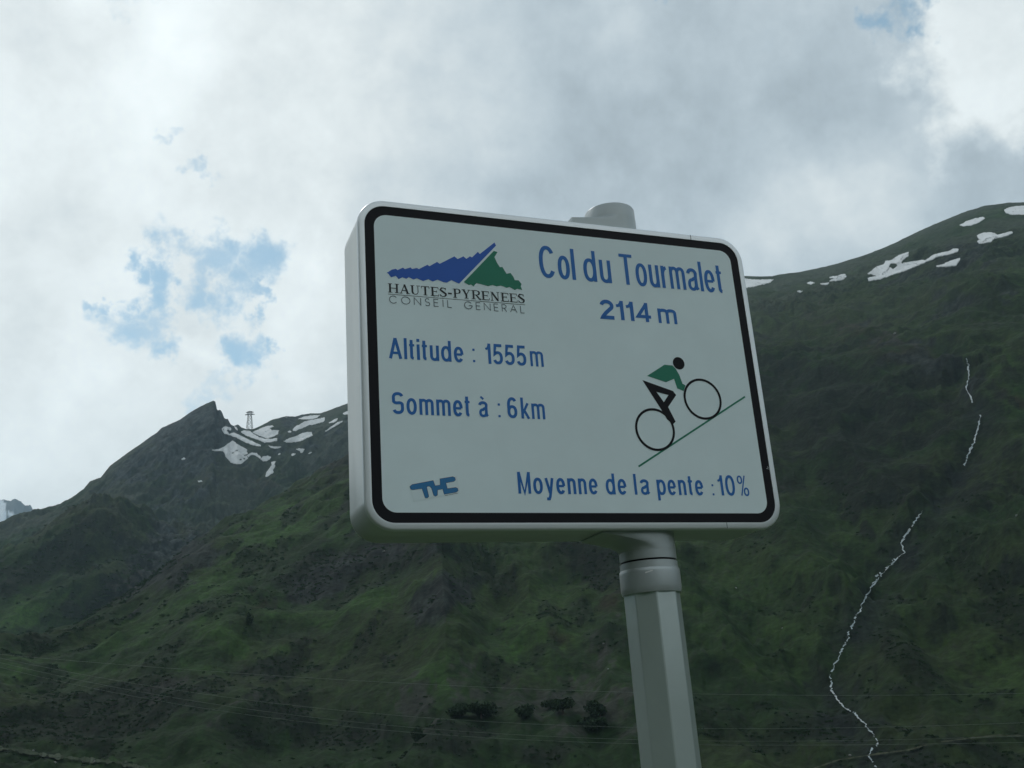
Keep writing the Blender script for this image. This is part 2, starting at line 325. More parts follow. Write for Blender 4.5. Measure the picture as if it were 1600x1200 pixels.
# high ground is paler and browner, thin turf over stone
rk = np.clip(rk, 0, 1)
hi = np.clip((z_-260)/280, 0, 1)*(.6+.5*f1)
hi = hi*(1-.85*rk); col = lerp(col, A3([.098, .118, .092]), np.clip(hi*1.1, 0, .72))
bank = np.where(inr, np.exp(-(dd/8)**2)*np.clip(.75+f2*1.2, 0, 1), 0)
col = lerp(col, drock*1.15, bank*.8)
col = lerp(col, A3([.092, .104, .082]), (leftA*np.clip(.40+.5*f1+.3*f2, 0, .6))*(1-.7*rk)*(1-.6*np.clip(mSh, 0, 1)))
col = lerp(col, A3([.055, .068, .072])*np.clip(1+1.2*f3+.6*f2, .4, 1.7)[..., None], leftA*rk*.6)
col *= (1+.26*f3+.14*f2)[..., None]
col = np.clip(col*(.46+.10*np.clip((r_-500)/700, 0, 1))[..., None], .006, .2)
land = material('turf_and_rock', attr='Col', rough=.95, spec=.12, var=.42, scale=.40, bump=.6, bscale=.35)
idx = np.arange(z_.size).reshape(z_.shape)
V = np.stack([X, Y, z_], -1).reshape(-1, 3); CL = col.reshape(-1, 3)
cum = np.cumsum([0]+NR); rC, rB = cum[1]+cum[2]*0, cum[3]
rC = cum[1]; rB = cum[3]; rD1 = cum[2]; rD2 = cum[4]
jm = int(np.searchsorted(AZ, -7.0))      # behind the road sign the three ridges are one slope
def part_mesh(name, blocks, **k):
    Q = []
    for (i0, i1, j0, j1) in blocks:
        a = idx[i0:i1, j0:j1]; Q.append(np.stack([a[:-1, :-1], a[:-1, 1:], a[1:, 1:], a[1:, :-1]], -1).reshape(-1, 4))
    Q = np.concatenate(Q); u, inv = np.unique(Q, return_inverse=True)
    return fastmesh(name, V[u], inv.reshape(-1, 4), land, CL[u], kind='structure', **k)
nR = len(rows_t)
part_mesh('hillside', [(0, rC+4, 0, nA), (rC+3, nR, jm, nA)], label='steep green hillside rising behind the road sign to a rounded snowy ridge on the right')
part_mesh('spur', [(rC+3, rB+4, 0, jm+1)], label='dark green spur in the middle distance at the left')
part_mesh('mountain', [(rB+3, nR, 0, jm+1)], label='rocky pointed mountain with snow in its saddle at the left')
# near ground: flat verge round the post, then falling into the valley
rr = np.concatenate([np.linspace(.01, 7, 12), np.linspace(9, 200, 60)])
ja = np.arange(0, nA, 4); ja = np.unique(np.append(ja, nA-1)); aa = np.radians(AZ[ja])[None, :]
t = np.clip((rr-6)/194, 0, 1)[:, None]; zz = -34*(t**.8)*np.ones_like(aa)
Xg, Yg = rr[:, None]*np.sin(aa), rr[:, None]*np.cos(aa)
zz = zz+fbm(Xg, Yg, 14, 4, 5)*.8*np.clip((rr-7)/20, 0, 1)[:, None]*np.clip((198-rr)/20, 0, 1)[:, None]+fbm(Xg, Yg, .8, 3, 6)*.012*(rr < 8)[:, None]
# behind the camera the road bank climbs instead
cg = lerp(np.ones(zz.shape+(3,))*grass, olive, np.clip(.4+fbm(Xg, Yg, 5, 4, 9), 0, 1)); cg = lerp(cg, scree, (np.clip((6-rr)/2, 0, 1)[:, None]*np.clip(.6+fbm(Xg, Yg, 1, 3, 8), 0, 1)))
ig = np.arange(zz.size).reshape(zz.shape); Q = np.stack([ig[:-1, :-1], ig[:-1, 1:], ig[1:, 1:], ig[1:, :-1]], -1).reshape(-1, 4)
Vg = np.stack([Xg, Yg, zz], -1).reshape(-1, 3); Vg[ig[-1]] -= (0, 0, .0)
fastmesh('ground', Vg, Q, land, cg.reshape(-1, 3), kind='structure', label='grassy gravel verge under the road sign falling into the valley')

# where a line of sight meets the terrain (first hit along that azimuth)
RUN = te.copy(); RUN = (z_-CAMZ)/r_
RM = np.maximum.accumulate(RUN, 0)
def hit(pxs, pys):
    a, t = azel(np.atleast_1d(pxs), np.atleast_1d(pys)); res = np.zeros((len(a), 3)); ok = np.zeros(len(a), bool)
    for n_ in range(len(a)):
        j = np.searchsorted(AZ, a[n_])-1; w = (a[n_]-AZ[j])/(AZ[j+1]-AZ[j])
        rs = []
        for jj in (j, j+1):
            i = int(np.searchsorted(RM[:, jj], t[n_]))
            if i <= 0 or i >= cum[5]+3: rs.append(None); continue
            d0, d1 = RUN[i-1, jj]-t[n_], RUN[i, jj]-t[n_]
            f = d0/(d0-d1) if d0 != d1 else 0
            rs.append(r_[i-1, jj]+(r_[i, jj]-r_[i-1, jj])*f)
        if rs[0] is None or rs[1] is None: continue
        rr_ = rs[0]*(1-w)+rs[1]*w if abs(rs[0]-rs[1]) < 30 else min(rs)
        b = math.radians(a[n_]); res[n_] = (rr_*math.sin(b), rr_*math.cos(b), CAMZ+t[n_]*rr_); ok[n_] = True
    return res, ok

# ------------------------------------------------------------------ far peak
def far_peak():
    sil = [(-420, 880), (-300, 830), (-200, 812), (-120, 775), (-60, 800), (-30, 770), (-10, 776), (0, 779), (5, 778), (12, 781), (17, 783), (22, 780), (27, 782), (32, 787), (36, 794), (39, 800), (44, 803), (60, 815), (120, 860), (200, 900)]
    a, t = azel([p[0] for p in sil], [p[1] for p in sil]); az_ = np.arange(a[0], a[-1], .06); R = 5200.
    t0 = np.interp(az_, a, t); rows = 70
    f = np.linspace(0, 1, rows)[:, None]
    r = 4300+(R-4300)*f+0*az_; z = (t0*R)*(.35+.65*f)
    f2_ = np.linspace(0, 1, 10)[1:, None]; r = np.vstack([r, R+900*f2_+0*az_]); z = np.vstack([z, t0*R*(1-.5*f2_)])
    x, y = r*np.sin(np.radians(az_)), r*np.cos(np.radians(az_))
    dmp = 1-.8*np.exp(-((r-R)/60)**2)
    z = z+60*fbm(x, y/2, 260, 6, 201, .55, ridge=True)*dmp
    qx, qy = project(x, y, z)
    snow = ((qy > 798+.9*(qx-22)+3*fbm(x, y, 120, 3, 205)) & (qx < 9)) | ((np.abs(qy-(800+.55*(qx-10)))<3.2) & (qx > 8) & (qx < 28)) | (fbm(x, y/2, 200, 4, 207)+(.0) > .35)
    c = np.where(snow[..., None], A3([.62, .66, .70]), A3([.085, .088, .09]))*np.ones(z.shape+(3,))
    i = np.arange(z.size).reshape(z.shape); Q = np.stack([i[:-1, :-1], i[:-1, 1:], i[1:, 1:], i[1:, :-1]], -1).reshape(-1, 4)
    fastmesh('far_peak', np.stack([x, y, z], -1).reshape(-1, 3), Q, land, c.reshape(-1, 3), kind='structure', label='distant blue grey rocky peak with snow at the far left')
far_peak()

# ------------------------------------------------------------------ snow patches
snow_m = material('old_snow', (.60, .62, .63), rough=.8, spec=.2, var=.10, scale=.15, bump=.3, bscale=.6)
def inside(poly, x, y):
    c = np.zeros(x.shape, bool); n_ = len(poly)
    for i in range(n_):
        x0, y0 = poly[i]; x1, y1 = poly[(i+1) % n_]
        if y0 == y1: continue
        k = ((y0 > y) != (y1 > y)) & (x < (x1-x0)*(y-y0)/(y1-y0)+x0); c ^= k
    return c
def snow(poly, label, hole=None, sx=1., group=None, holes_n=0):
    P_ = np.array(poly, float); st_ = .42
    xs = np.arange(P_[:, 0].min()-1, P_[:, 0].max()+1.5, st_*1.5); ys = np.arange(P_[:, 1].min()-1, P_[:, 1].max()+1.5, st_)
    gx, gy = np.meshgrid(xs, ys)
    wx = .8*fbm(gx, gy, 5, 3, 301); wy = .5*fbm(gx, gy, 4, 3, 311)
    ins = inside(poly, gx+wx, gy+wy)
    for h in (hole or []): ins &= ~inside(h, gx+wx, gy+wy)
    if ins.sum() < 3: ins = inside(poly, gx, gy)
    big_ = ins.sum() > 500
    if big_: ins &= ~(fbm(gx, gy*1.7, 4, 2, 321) > .80)
    use = ins.copy(); use[1:] |= ins[:-1]; use[:, 1:] |= ins[:, :-1]; use[1:, 1:] |= ins[:-1, :-1]
    pts, ok = hit(gx[use], gy[use])
    gi = -np.ones(gx.shape, int); k = np.where(use.ravel())[0]; good = np.where(ok)[0]
    gi.ravel()[k[good]] = np.arange(len(good)); pts = pts[good]
    faces = []
    for i in range(len(ys)-1):
        for j in range(len(xs)-1):
            if ins[i, j]:
                q = (gi[i, j], gi[i+1, j], gi[i+1, j+1], gi[i, j+1])
                if min(q) >= 0:
                    d = [np.linalg.norm(pts[q[0]]-pts[q[n_]]) for n_ in (1, 2, 3)]
                    if max(d) < 30: faces.append(q)
    if not faces: return
    own = list(range(len(pts)))            # one patch is one piece: keep the main body
    def root(a_):
        while own[a_] != a_: own[a_] = own[own[a_]]; a_ = own[a_]
        return a_
    for q in faces:
        for b_ in q[1:]: own[root(b_)] = root(q[0])
    cnt = {}
    for q in faces: cnt[root(q[0])] = cnt.get(root(q[0]), 0)+1
    top = max(cnt, key=cnt.get); faces = [q for q in faces if root(q[0]) == top]
    v = list(pts-np.array([pts[:, 0], pts[:, 1], 0*pts[:, 0]]).T/np.linalg.norm(pts, axis=1)[:, None]*.5 + np.array([0, 0, .45]))
    ec = {}
    for q in faces:
        for a_, b_ in zip(q, q[1:]+q[:1]): ec[(a_, b_)] = 1
    rim = [(a_, b_) for (a_, b_) in ec if (b_, a_) not in ec]
    low = {}
    for a_, b_ in rim:
        for w_ in (a_, b_):
            if w_ not in low: low[w_] = len(v); v.append(v[w_]+np.array([0, .6, -1.2]))
    faces += [(b_, a_, low[a_], low[b_]) for a_, b_ in rim]
    u = sorted({i for q in faces for i in q}); mp = {o: n_ for n_, o in enumerate(u)}
    ctr = np.mean([v[i] for i in u], 0)
    ob = mesh('snow_patch', [v[i]-ctr for i in u], [tuple(mp[i] for i in q) for q in faces], snow_m, smooth=False, label=label, cat='snow patch', group=group or 'snow patches on the ridges')
    ob.location = ctr
L = lambda pts: [(320+x/6.667, 620+y/6.667) for x, y in pts]
Rg = lambda pts: [(1140+x/3, 300+y/3) for x, y in pts]
G1 = 'snow patches below the pointed peak'; G2 = 'snow patches on the right ridge'
snow(L([(175, 330), (205, 310), (240, 335), (225, 355), (255, 385), (300, 375), (360, 400), (440, 440), (520, 475), (580, 505), (575, 518), (500, 505), (420, 475), (330, 425), (250, 395), (200, 380), (180, 355)]), 'long slanting snow strip running down from the foot of the pointed rock summit', group=G1)
snow(L([(210, 305), (270, 325), (275, 350), (240, 340)]), 'small snow fleck touching the rock just right of the pointed summit', group=G1)
snow(L([(300, 300), (330, 320), (345, 350), (320, 340)]), 'narrow snow sliver between the rock teeth left of the pylon', group=G1)
snow(L([(370, 365), (400, 350), (470, 355), (500, 385), (560, 420), (620, 440), (690, 440), (750, 430), (755, 455), (690, 470), (620, 478), (560, 450), (480, 425), (420, 400)]), 'curved snow band sweeping down right from under the ridge pylon', group=G1)
snow(L([(495, 370), (560, 340), (640, 305), (700, 300), (720, 310), (670, 325), (700, 350), (770, 350), (765, 380), (720, 415), (650, 435), (590, 415), (530, 390)]), 'broad snow field filling the saddle just right of the pylon', group=G1)
snow(L([(65, 555), (140, 548), (200, 520), (250, 480), (290, 458), (330, 490), (390, 525), (440, 550), (430, 570), (450, 590), (430, 605), (445, 640), (420, 665), (375, 700), (320, 700), (265, 680), (235, 645), (215, 625), (210, 590), (190, 565), (120, 563)]),
     'large kite shaped snow field with dark stones, lowest left below the pointed peak', hole=[L([(355, 650), (380, 645), (385, 660), (360, 663)]), L([(395, 640), (415, 635), (418, 650), (398, 652)]), L([(405, 605), (430, 600), (428, 618), (408, 618)]), L([(310, 560), (345, 556), (340, 566), (312, 568)]), L([(275, 585), (300, 578), (302, 592), (280, 595)])], group=G1)
snow(L([(440, 612), (480, 582), (540, 590), (585, 632), (575, 644), (522, 607), (480, 603), (450, 630)]), 'thin arched snow ribbon linking the kite shaped field to a small oval', group=G1)
snow(L([(578, 650), (600, 625), (650, 615), (690, 625), (680, 645), (640, 668), (600, 668)]), 'small oval snow patch at the right end of the arched ribbon', group=G1)
snow(L([(685, 680), (735, 672), (725, 700), (730, 725), (705, 760), (715, 790), (690, 805), (650, 830), (622, 828), (640, 790), (670, 750), (695, 715)]), 'upright snow tongue hanging lowest of all in the gully', group=G1)
snow(L([(655, 508), (720, 518), (790, 520), (770, 535), (720, 540), (685, 528)]), 'short flat snow strip below the saddle snow field', group=G1)
snow(L([(820, 465), (880, 430), (940, 415), (1000, 385), (1060, 368), (1110, 368), (1118, 405), (1070, 425), (1000, 460), (920, 472), (860, 475)]), 'wide tapering snow patch in the middle of the slope left of the road sign', group=G1)
snow(L([(915, 350), (925, 320), (980, 290), (1040, 260), (1090, 245), (1150, 235), (1250, 215), (1245, 250), (1190, 275), (1130, 290), (1080, 295), (1000, 330), (940, 358)]), 'long rising snow band just under the ridge line left of the road sign', group=G1)
snow(L([(965, 232), (1030, 210), (1110, 195), (1200, 190), (1170, 215), (1110, 235), (1030, 235)]), 'flat snow cap lying right on the ridge line left of the road sign', group=G1)
snow(L([(1290, 270), (1330, 245), (1380, 222), (1378, 245), (1340, 270), (1300, 275)]), 'small snow lozenge above the thin streak left of the road sign', group=G1)
snow(L([(1250, 360), (1310, 315), (1380, 265), (1440, 250), (1400, 280), (1330, 320), (1265, 358)]), 'thin diagonal snow streak close to the left edge of the road sign', group=G1)
snow(L([(1435, 175), (1480, 150), (1540, 130), (1540, 180), (1445, 188)]), 'snow patch half hidden behind the left edge of the road sign', group=G1)
snow(L([(948, 545), (990, 538), (1035, 545), (1020, 580), (995, 585), (985, 565)]), 'small hooked snow fleck below the wide tapering patch', group=G1)
snow(L([(895, 605), (915, 592), (945, 592), (930, 610), (905, 613)]), 'tiny snow fleck just left of the hooked one', group=G1)
snow(L([(1072, 590), (1100, 575), (1112, 580), (1085, 595)]), 'tiny snow fleck just right of the hooked one', group=G1)
snow(L([(758, 594), (780, 588), (785, 600), (765, 605)]), 'tiny round snow fleck above the upright snow tongue', group=G1)
snow(L([(862, 365), (880, 352), (900, 362), (880, 375)]), 'tiny snow fleck at the left end of the long rising band', group=G1)
snow([(282.5, 717.5), (287, 715.3), (290, 716.2), (285.5, 718.6)], 'lone small snow fleck on the dark slope left of the kite shaped field', group=G1)
snow([(308, 751.2), (315, 751), (316, 752.6), (309.5, 753)], 'lone snow fleck on the brown slope below the pointed peak', group=G1)
snow(Rg([(60, 405), (95, 410), (130, 412), (205, 410), (190, 425), (150, 435), (110, 445), (60, 450)]), 'snow patch on the dip of the ridge touching the right edge of the road sign', group=G2)
snow(Rg([(360, 427), (380, 421), (398, 427), (380, 435)]), 'small snow fleck left of the star shaped patch on the right ridge', group=G2)
snow(Rg([(425, 430), (465, 427), (460, 435), (435, 435)]), 'small flat snow fleck just under the star shaped patch', group=G2)
snow(Rg([(443, 397), (470, 393), (495, 398), (495, 382), (510, 378), (515, 388), (540, 385), (547, 397), (530, 412), (500, 418), (465, 418), (490, 405), (465, 403)]), 'star shaped snow patch low on the right ridge', group=G2)
snow(Rg([(316, 465), (335, 458), (347, 465), (330, 472)]), 'tiny snow fleck, lowest on the right ridge', group=G2)
snow(Rg([(645, 385), (690, 350), (720, 340), (730, 325), (760, 320), (790, 298), (838, 282), (838, 300), (810, 320), (805, 335), (870, 325), (905, 320), (925, 324), (915, 332), (870, 350), (820, 370), (760, 390), (700, 410), (650, 418), (645, 405), (690, 395), (665, 385)]),
     'largest snow patch on the right ridge, with a dark hole in it', hole=[Rg([(745, 350), (755, 335), (780, 335), (788, 348), (765, 365)])], group=G2)
snow(Rg([(918, 322), (950, 298), (975, 290), (1030, 278), (1050, 267), (1073, 268), (1070, 280), (1030, 293), (975, 303), (940, 322), (925, 327)]), 'thin rising snow band at the upper right end of the largest patch', group=G2)
snow(Rg([(965, 349), (1000, 340), (1040, 322), (1080, 311), (1075, 325), (1060, 345), (1010, 350)]), 'wedge of snow below the thin rising band on the right ridge', group=G2)
snow(Rg([(1078, 156), (1110, 138), (1150, 125), (1190, 117), (1197, 125), (1170, 143), (1130, 158), (1090, 161)]), 'leaf shaped snow patch just under the skyline of the right ridge', group=G2)
snow(Rg([(1157, 205), (1180, 195), (1215, 190), (1245, 195), (1255, 203), (1320, 186), (1327, 192), (1300, 207), (1240, 220), (1225, 235), (1170, 242), (1162, 232), (1170, 222)]), 'jagged snow patch with a tail to the right, near the right edge', group=G2)
snow(Rg([(1285, 85), (1310, 73), (1350, 66), (1420, 64), (1420, 106), (1320, 107), (1295, 100)]), 'snow patch high on the summit at the right edge of the picture', group=G2)

# ------------------------------------------------------------------ streams and tracks
foam = material('white_water', (.27, .33, .35), rough=.5, spec=.4, var=.45, scale=.8)
def ribbon(name, path, wpx, m, gaps=0., jit=.8, lift=.5, seed=1, **k):
    rg = np.random.default_rng(seed); P_ = np.array(path, float)
    s = np.concatenate([[0], np.cumsum(np.hypot(*np.diff(P_, axis=0).T))]); t = np.arange(0, s[-1], 1.3)
    x = np.interp(t, s, P_[:, 0]); y = np.interp(t, s, P_[:, 1])
    sm = lambda a, n_: np.convolve(np.pad(a, n_, mode='edge'), np.ones(2*n_+1)/(2*n_+1), 'valid')
    x = x+sm(rg.normal(0, jit*1.6, len(t)), 1)+3*jit*.5*sm(rg.normal(0, 1.6, len(t)), 4); w = wpx*np.clip(sm(rg.normal(1, 1.1, len(t)), 2), .22, 2.1)
    on = sm(rg.random(len(t)), 1) > gaps
    tx, ty = np.gradient(sm(x, 3)), np.gradient(sm(y, 3)); tl = np.hypot(tx, ty)+1e-6; nx_, ny_ = ty/tl, -tx/tl
    a, ok1 = hit(x-nx_*w/2, y-ny_*w/2); b, ok2 = hit(x+nx_*w/2, y+ny_*w/2); v = []; f = []
    for i in range(len(t)):
        c_ = (a[i]+b[i])/2; tow = np.array([-c_[0], -c_[1], 0])/max(1, np.hypot(c_[0], c_[1]))
        v += [a[i]+tow*lift+(0, 0, lift), b[i]+tow*lift+(0, 0, lift)]
    for i in range(len(t)-1):
        if on[i] and ok1[i] and ok2[i] and ok1[i+1] and ok2[i+1] and np.linalg.norm(v[2*i]-v[2*i+2]) < 25: f.append((2*i, 2*i+1, 2*i+3, 2*i+2))
    if f: return mesh(name, v, f, m, kind='structure', **k)
ribbon('stream', STREAM[0:4], 1.6, foam, .35, seed=3, label='upper trickle of the white mountain stream')
ribbon('stream', STREAM[4:8], 2.0, foam, .2, seed=4, label='short white waterfall in the dark gully')
ribbon('stream', STREAM[9:], 1.7, foam, .34, seed=5, jit=1.0, label='long white stream winding down the right hillside')
ribbon('stream', [(x-9, y+6) for x, y in STREAM[12:15]], 2.0, foam, .58, seed=9, jit=2.2, label='thin side channel beside the long white stream')
path_m = material('trodden_path', (.050, .056, .036), rough=.95, spec=.1, var=.3, scale=.8)
road_m = material('pale_track', (.046, .060, .038), rough=.95, spec=.1, var=.3, scale=.4)
ribbon('path', [(1240, 1215), (1285, 1199), (1312, 1190), (1345, 1185), (1380, 1180), (1420, 1175), (1445, 1168), (1475, 1162), (1520, 1156), (1560, 1152), (1600, 1153), (1660, 1158)], 1.8, path_m, .12, jit=.2, seed=6, label='faint brown path across the foot of the right hillside')
ribbon('road', [(-80, 1160), (0, 1172), (25, 1174), (50, 1179), (80, 1184), (112, 1187), (145, 1191), (185, 1194), (215, 1201), (260, 1216)], 5, road_m, .0, jit=.12, seed=7, label='pale grassy road verge at the bottom left')

# ------------------------------------------------------------------ bushes, a tree and boulders on the lower slope
leaf_m = material('dark_foliage', (.024, .046, .021), rough=.9, spec=.15, var=.5, scale=1.1)
wood_m = material('bark', (.05, .04, .03), rough=.9, var=.3)
def foliage(n_, rx, rz, sz, seed, lumps=7):
    rg = np.random.default_rng(seed); v = []; f = []
    cs = [(rg.uniform(-.6, .6)*rx, rg.uniform(-.6, .6)*rx, rg.uniform(.25, .75)*rz*2*.8, rg.uniform(.35, .6)) for _ in range(lumps)]
    for i in range(n_):
        c = cs[rg.integers(len(cs))]; d = rg.normal(0, 1, 3); d /= np.linalg.norm(d); q = rg.uniform(.55, 1.1)*c[3]
        p = np.array([c[0]+d[0]*q*rx, c[1]+d[1]*q*rx, max(.1, c[2]+d[2]*q*rz)])
        a = rg.normal(0, 1, 3); a /= np.linalg.norm(a); b = np.cross(a, rg.normal(0, 1, 3)); b /= np.linalg.norm(b); s = sz*rg.uniform(.6, 1.3)
        k = len(v); v += [p-a*s, p+b*s*.7, p+a*s, p-b*s*.7]; f.append((k, k+1, k+2, k+3))
    return v, f
def trunk(h, r, seed=0):
    rg = np.random.default_rng(seed); v = []; f = []; n_ = 6; L_ = 5
    for l in range(L_):
        for i in range(n_):
            a = i/n_*6.283; q = r*(1-.8*l/(L_-1)); v.append((q*math.cos(a)+.1*l*rg.uniform(-.3, .3), q*math.sin(a), h*l/(L_-1)-.6))
    for l in range(L_-1):
        for i in range(n_): f.append((l*n_+i, l*n_+(i+1) % n_, (l+1)*n_+(i+1) % n_, (l+1)*n_+i))
    for bnum in range(4):    # limbs
        a = bnum*1.6; z = h*.4; k = len(v); dx, dy = math.cos(a), math.sin(a)
        v += [(0, 0, z), (r*.4*dy, -r*.4*dx, z+.1), (dx*h*.35, dy*h*.35, z+h*.3)]; f.append((k, k+1, k+2))
    return v, f
def plant(name, x, y, wpx, hpx, label, cat, group=None, seed=0):
    p, ok = hit([x], [y]); p = p[0]
    if not ok[0]: return
    d = np.linalg.norm(p); rx = wpx*d/F/2; rz = hpx*d/F/2
    e = put(bpy.data.objects.new(name, None), label=label, cat=cat, group=group); e.location = p
    v, f = trunk(rz*1.4, rx*.07+.05, seed); mesh('trunk', v, f, wood_m, parent=e)
    v, f = foliage(1500, rx, rz, max(.22, rx*.09), seed); mesh('crown', v, f, leaf_m, parent=e)
GB = 'dark round bushes on the pale scree at the foot of the hill'
for i, (x, y, w, h, lab) in enumerate([(718, 1118, 46, 26, 'dark round bush at the left end of the pale scree band'), (752, 1122, 44, 28, 'second dark bush from the left on the scree, overlapping the first'),
        (823, 1121, 38, 24, 'dark bush standing alone in the middle of the scree band'), (862, 1107, 30, 18, 'small low bush just left of the roundest bush on the scree'), (880, 1116, 36, 30, 'roundest dark bush on the scree, left of the signpost'),
        (938, 1122, 40, 30, 'tall dark bush on the scree next to the signpost'), (926, 1140, 46, 24, 'broad low bush below the tall one beside the signpost'), (650, 1160, 26, 30, 'dark bush standing below the grey scree fan, left of the scree band')]):
    plant('bush', x, y, w, h, lab, 'bush', GB, seed=20+i)
plant('small_tree', 390, 976, 12, 22, 'lone small dark tree on the green slope left of the road sign', 'tree', seed=50)
stone_m = material('pale_stone', (.22, .23, .22), rough=.9, spec=.2, var=.25, scale=2)
def boulder(x, y, spx, label, seed, group='pale boulders on the slopes'):
    p, ok = hit([x], [y]); p = p[0]
    if not ok[0]: return
    import bmesh
    rg = np.random.default_rng(seed); s = spx*np.linalg.norm(p)/F/2; bm = bmesh.new(); bmesh.ops.create_icosphere(bm, subdivisions=2, radius=1)
    for v in bm.verts: v.co *= float(1+rg.uniform(-.28, .2)); v.co = Vector((v.co.x*s*1.2, v.co.y*s, v.co.z*s*.8))
    me = bpy.data.meshes.new('boulder'); bm.to_mesh(me); bm.free(); me.materials.append(stone_m)
    o = put(bpy.data.objects.new('boulder', me), label=label, cat='boulder', group=group); o.location = p+np.array([0, 0, s*.3])
for i, (x, y, s_, lab) in enumerate([(37, 1174, 3.2, 'leftmost pale stone of the three beside the bottom left road'), (45, 1174, 3.4, 'middle pale stone of the three beside the bottom left road'), (52, 1173, 2.8, 'rightmost pale stone of the three beside the bottom left road'),
        (86, 1192, 3.6, 'pale stone below the bottom left road near the corner'), (130, 1191, 3, 'small pale stone on the near edge of the bottom left road'), (148, 1191, 4.2, 'largest pale stone on the bottom left road'), (168, 1193, 3.2, 'low pale stone right of the largest one on the road'), (196, 1191, 3.4, 'pale stone where the bottom left road ends'),
        (1328, 1181, 4.2, 'pale boulder beside the path left of the stream foot'), (757, 1117, 5, 'pale boulder in front of the dark bushes on the scree'), (943, 1006, 3.4, 'small pale stone on the bare streak left of the signpost'), (950, 1046, 2.8, 'small pale stone low on the bare streak left of the signpost'),
        (1150, 919, 2.8, 'single pale stone on the green slope right of the signpost'), (1222, 982, 2.6, 'tiny pale stone on the green slope halfway to the stream'), (600, 862, 3.6, 'slanted pale stone in the dark rocks under the road sign'), (907, 847, 4.2, 'pale stone seen just left of the bracket under the sign'), (1589, 806, 4, 'pale boulder by the right edge of the picture'),
        (1398, 522, 4.0, 'pale outcrop stone high in the brown gully')]):
    boulder(x, y, s_, lab, 100+i)
boulder(447.6, 653.6, 3.4, 'small dark cairn standing on the ridge left of the road sign', 140, group=None)

# ------------------------------------------------------------------ lattice pylon on the saddle
steel = material('galvanised_steel', (.18, .19, .19), rough=.6, metal=.4, var=.1)
def bars(L_, r):
    v = []; f = []
    for a, b in L_:
        a = np.array(a, float); b = np.array(b, float); d = b-a; d /= np.linalg.norm(d)
        u = np.cross(d, (0, 0, 1) if abs(d[2]) < .9 else (1, 0, 0)); u /= np.linalg.norm(u); w = np.cross(d, u); k = len(v)
        for p in (a, b):
            for s1, s2 in ((-1, -1), (1, -1), (1, 1), (-1, 1)): v.append(p+u*s1*r+w*s2*r)
        f += [(k+i, k+(i+1) % 4, k+4+(i+1) % 4, k+4+i) for i in range(4)]+[(k+3, k+2, k+1, k), (k+4, k+5, k+6, k+7)]
    return v, f
def pylon():
    p, ok = hit([390], [673.5]); p = p[0]; d = np.linalg.norm(p); u = d/F      # metres per pixel there
    e = put(bpy.data.objects.new('lattice_pylon', None), label='lattice steel pylon standing on the snowy saddle right of the pointed peak', cat='pylon'); e.location = p
    H = 31*u; b = 4.2*u; t = 2.0*u; lv = [0, .22, .42, .6, .76, .88]
    cr = lambda q: [((b*(1-q)+t*q)*sx, (b*(1-q)+t*q)*sy, H*q-.5) for sx, sy in ((-1, -1), (1, -1), (1, 1), (-1, 1))]
    for i in range(4): v, f = bars([(cr(0)[i], cr(.9)[i])], .24); mesh('leg', v, f, steel, parent=e)
    B_ = []
    for a, c in zip(lv, lv[1:]):
        A_, D_ = cr(a), cr(c)
        for i in range(4): B_ += [(A_[i], D_[(i+1) % 4]), (A_[(i+1) % 4], D_[i]), (D_[i], D_[(i+1) % 4])]
    v, f = bars(B_, .13); mesh('bracing', v, f, steel, parent=e)
    for z, w in ((.84, 7.2), (.95, 5.6)):
        v, f = bars([((-w*u, -.6, H*z), (w*u, -.6, H*z)), ((-w*u, .6, H*z), (w*u, .6, H*z)), ((-w*u, 0, H*z), (0, 0, H*(z+.06))), ((w*u, 0, H*z), (0, 0, H*(z+.06)))], .42); mesh('crossarm', v, f, steel, parent=e)
    v, f = bars([((-3.4*u, 0, H*.99), (3.6*u, 0, H*.99)), ((-3*u, 0, H*.9), (-3*u, 0, H*1.0)), ((3*u, 0, H*.9), (3*u, 0, H*1.0))], .5); mesh('cap_beam', v, f, steel, parent=e)
pylon()
# ------------------------------------------------------------------ overhead cables across the valley
wire_m = material('weathered_cable', (.10, .13, .11), rough=.6, metal=.2, var=.1)
def cable(pts, dist, label, r=.024):
    P_ = np.array(pts, float); xs = np.linspace(P_[0, 0], P_[-1, 0], 60); co_ = np.polyfit(P_[:, 0], P_[:, 1], 3); ys = np.polyval(co_, xs)
    a, t = azel(xs, ys); c0 = ray(800, 1100); 
    # the cable hangs in one vertical plane across the view
    D_ = np.array([math.sin(math.radians(4)), math.cos(math.radians(4))])
    q = [np.array([math.sin(math.radians(i)), math.cos(math.radians(i))]) for i in a]; rr_ = [dist/(v_ @ D_) for v_ in q]
    V3 = [np.array([v_[0]*k, v_[1]*k, CAMZ+tt*k]) for v_, k, tt in zip(q, rr_, t)]; v = []; f = []
    for i, p in enumerate(V3):
        for k in range(5):
            an = k*1.2566; v.append(p+np.array([0, math.cos(an)*r, math.sin(an)*r]))
    for i in range(len(V3)-1):
        for k in range(5): f.append((i*5+k, i*5+(k+1) % 5, (i+1)*5+(k+1) % 5, (i+1)*5+k))
    mesh('overhead_cable', v, f, wire_m, smooth=True, label=label, cat='cable', group='overhead cables across the valley')
cable([(-60, 1012), (21, 1029), (170, 1040), (287, 1048), (385, 1052), (462, 1056), (560, 1062), (656, 1066), (750, 1073), (869, 1079), (1000, 1083), (1300, 1088), (1680, 1080)], 150, 'highest and faintest overhead cable crossing the lower slope')
cable([(-60, 1016), (94, 1046), (224, 1069), (315, 1084), (455, 1102), (560, 1113), (640, 1121), (781, 1129), (997, 1136), (1155, 1138), (1300, 1137), (1450, 1135), (1600, 1129), (1680, 1126)], 150, 'second overhead cable from the top crossing the lower slope')
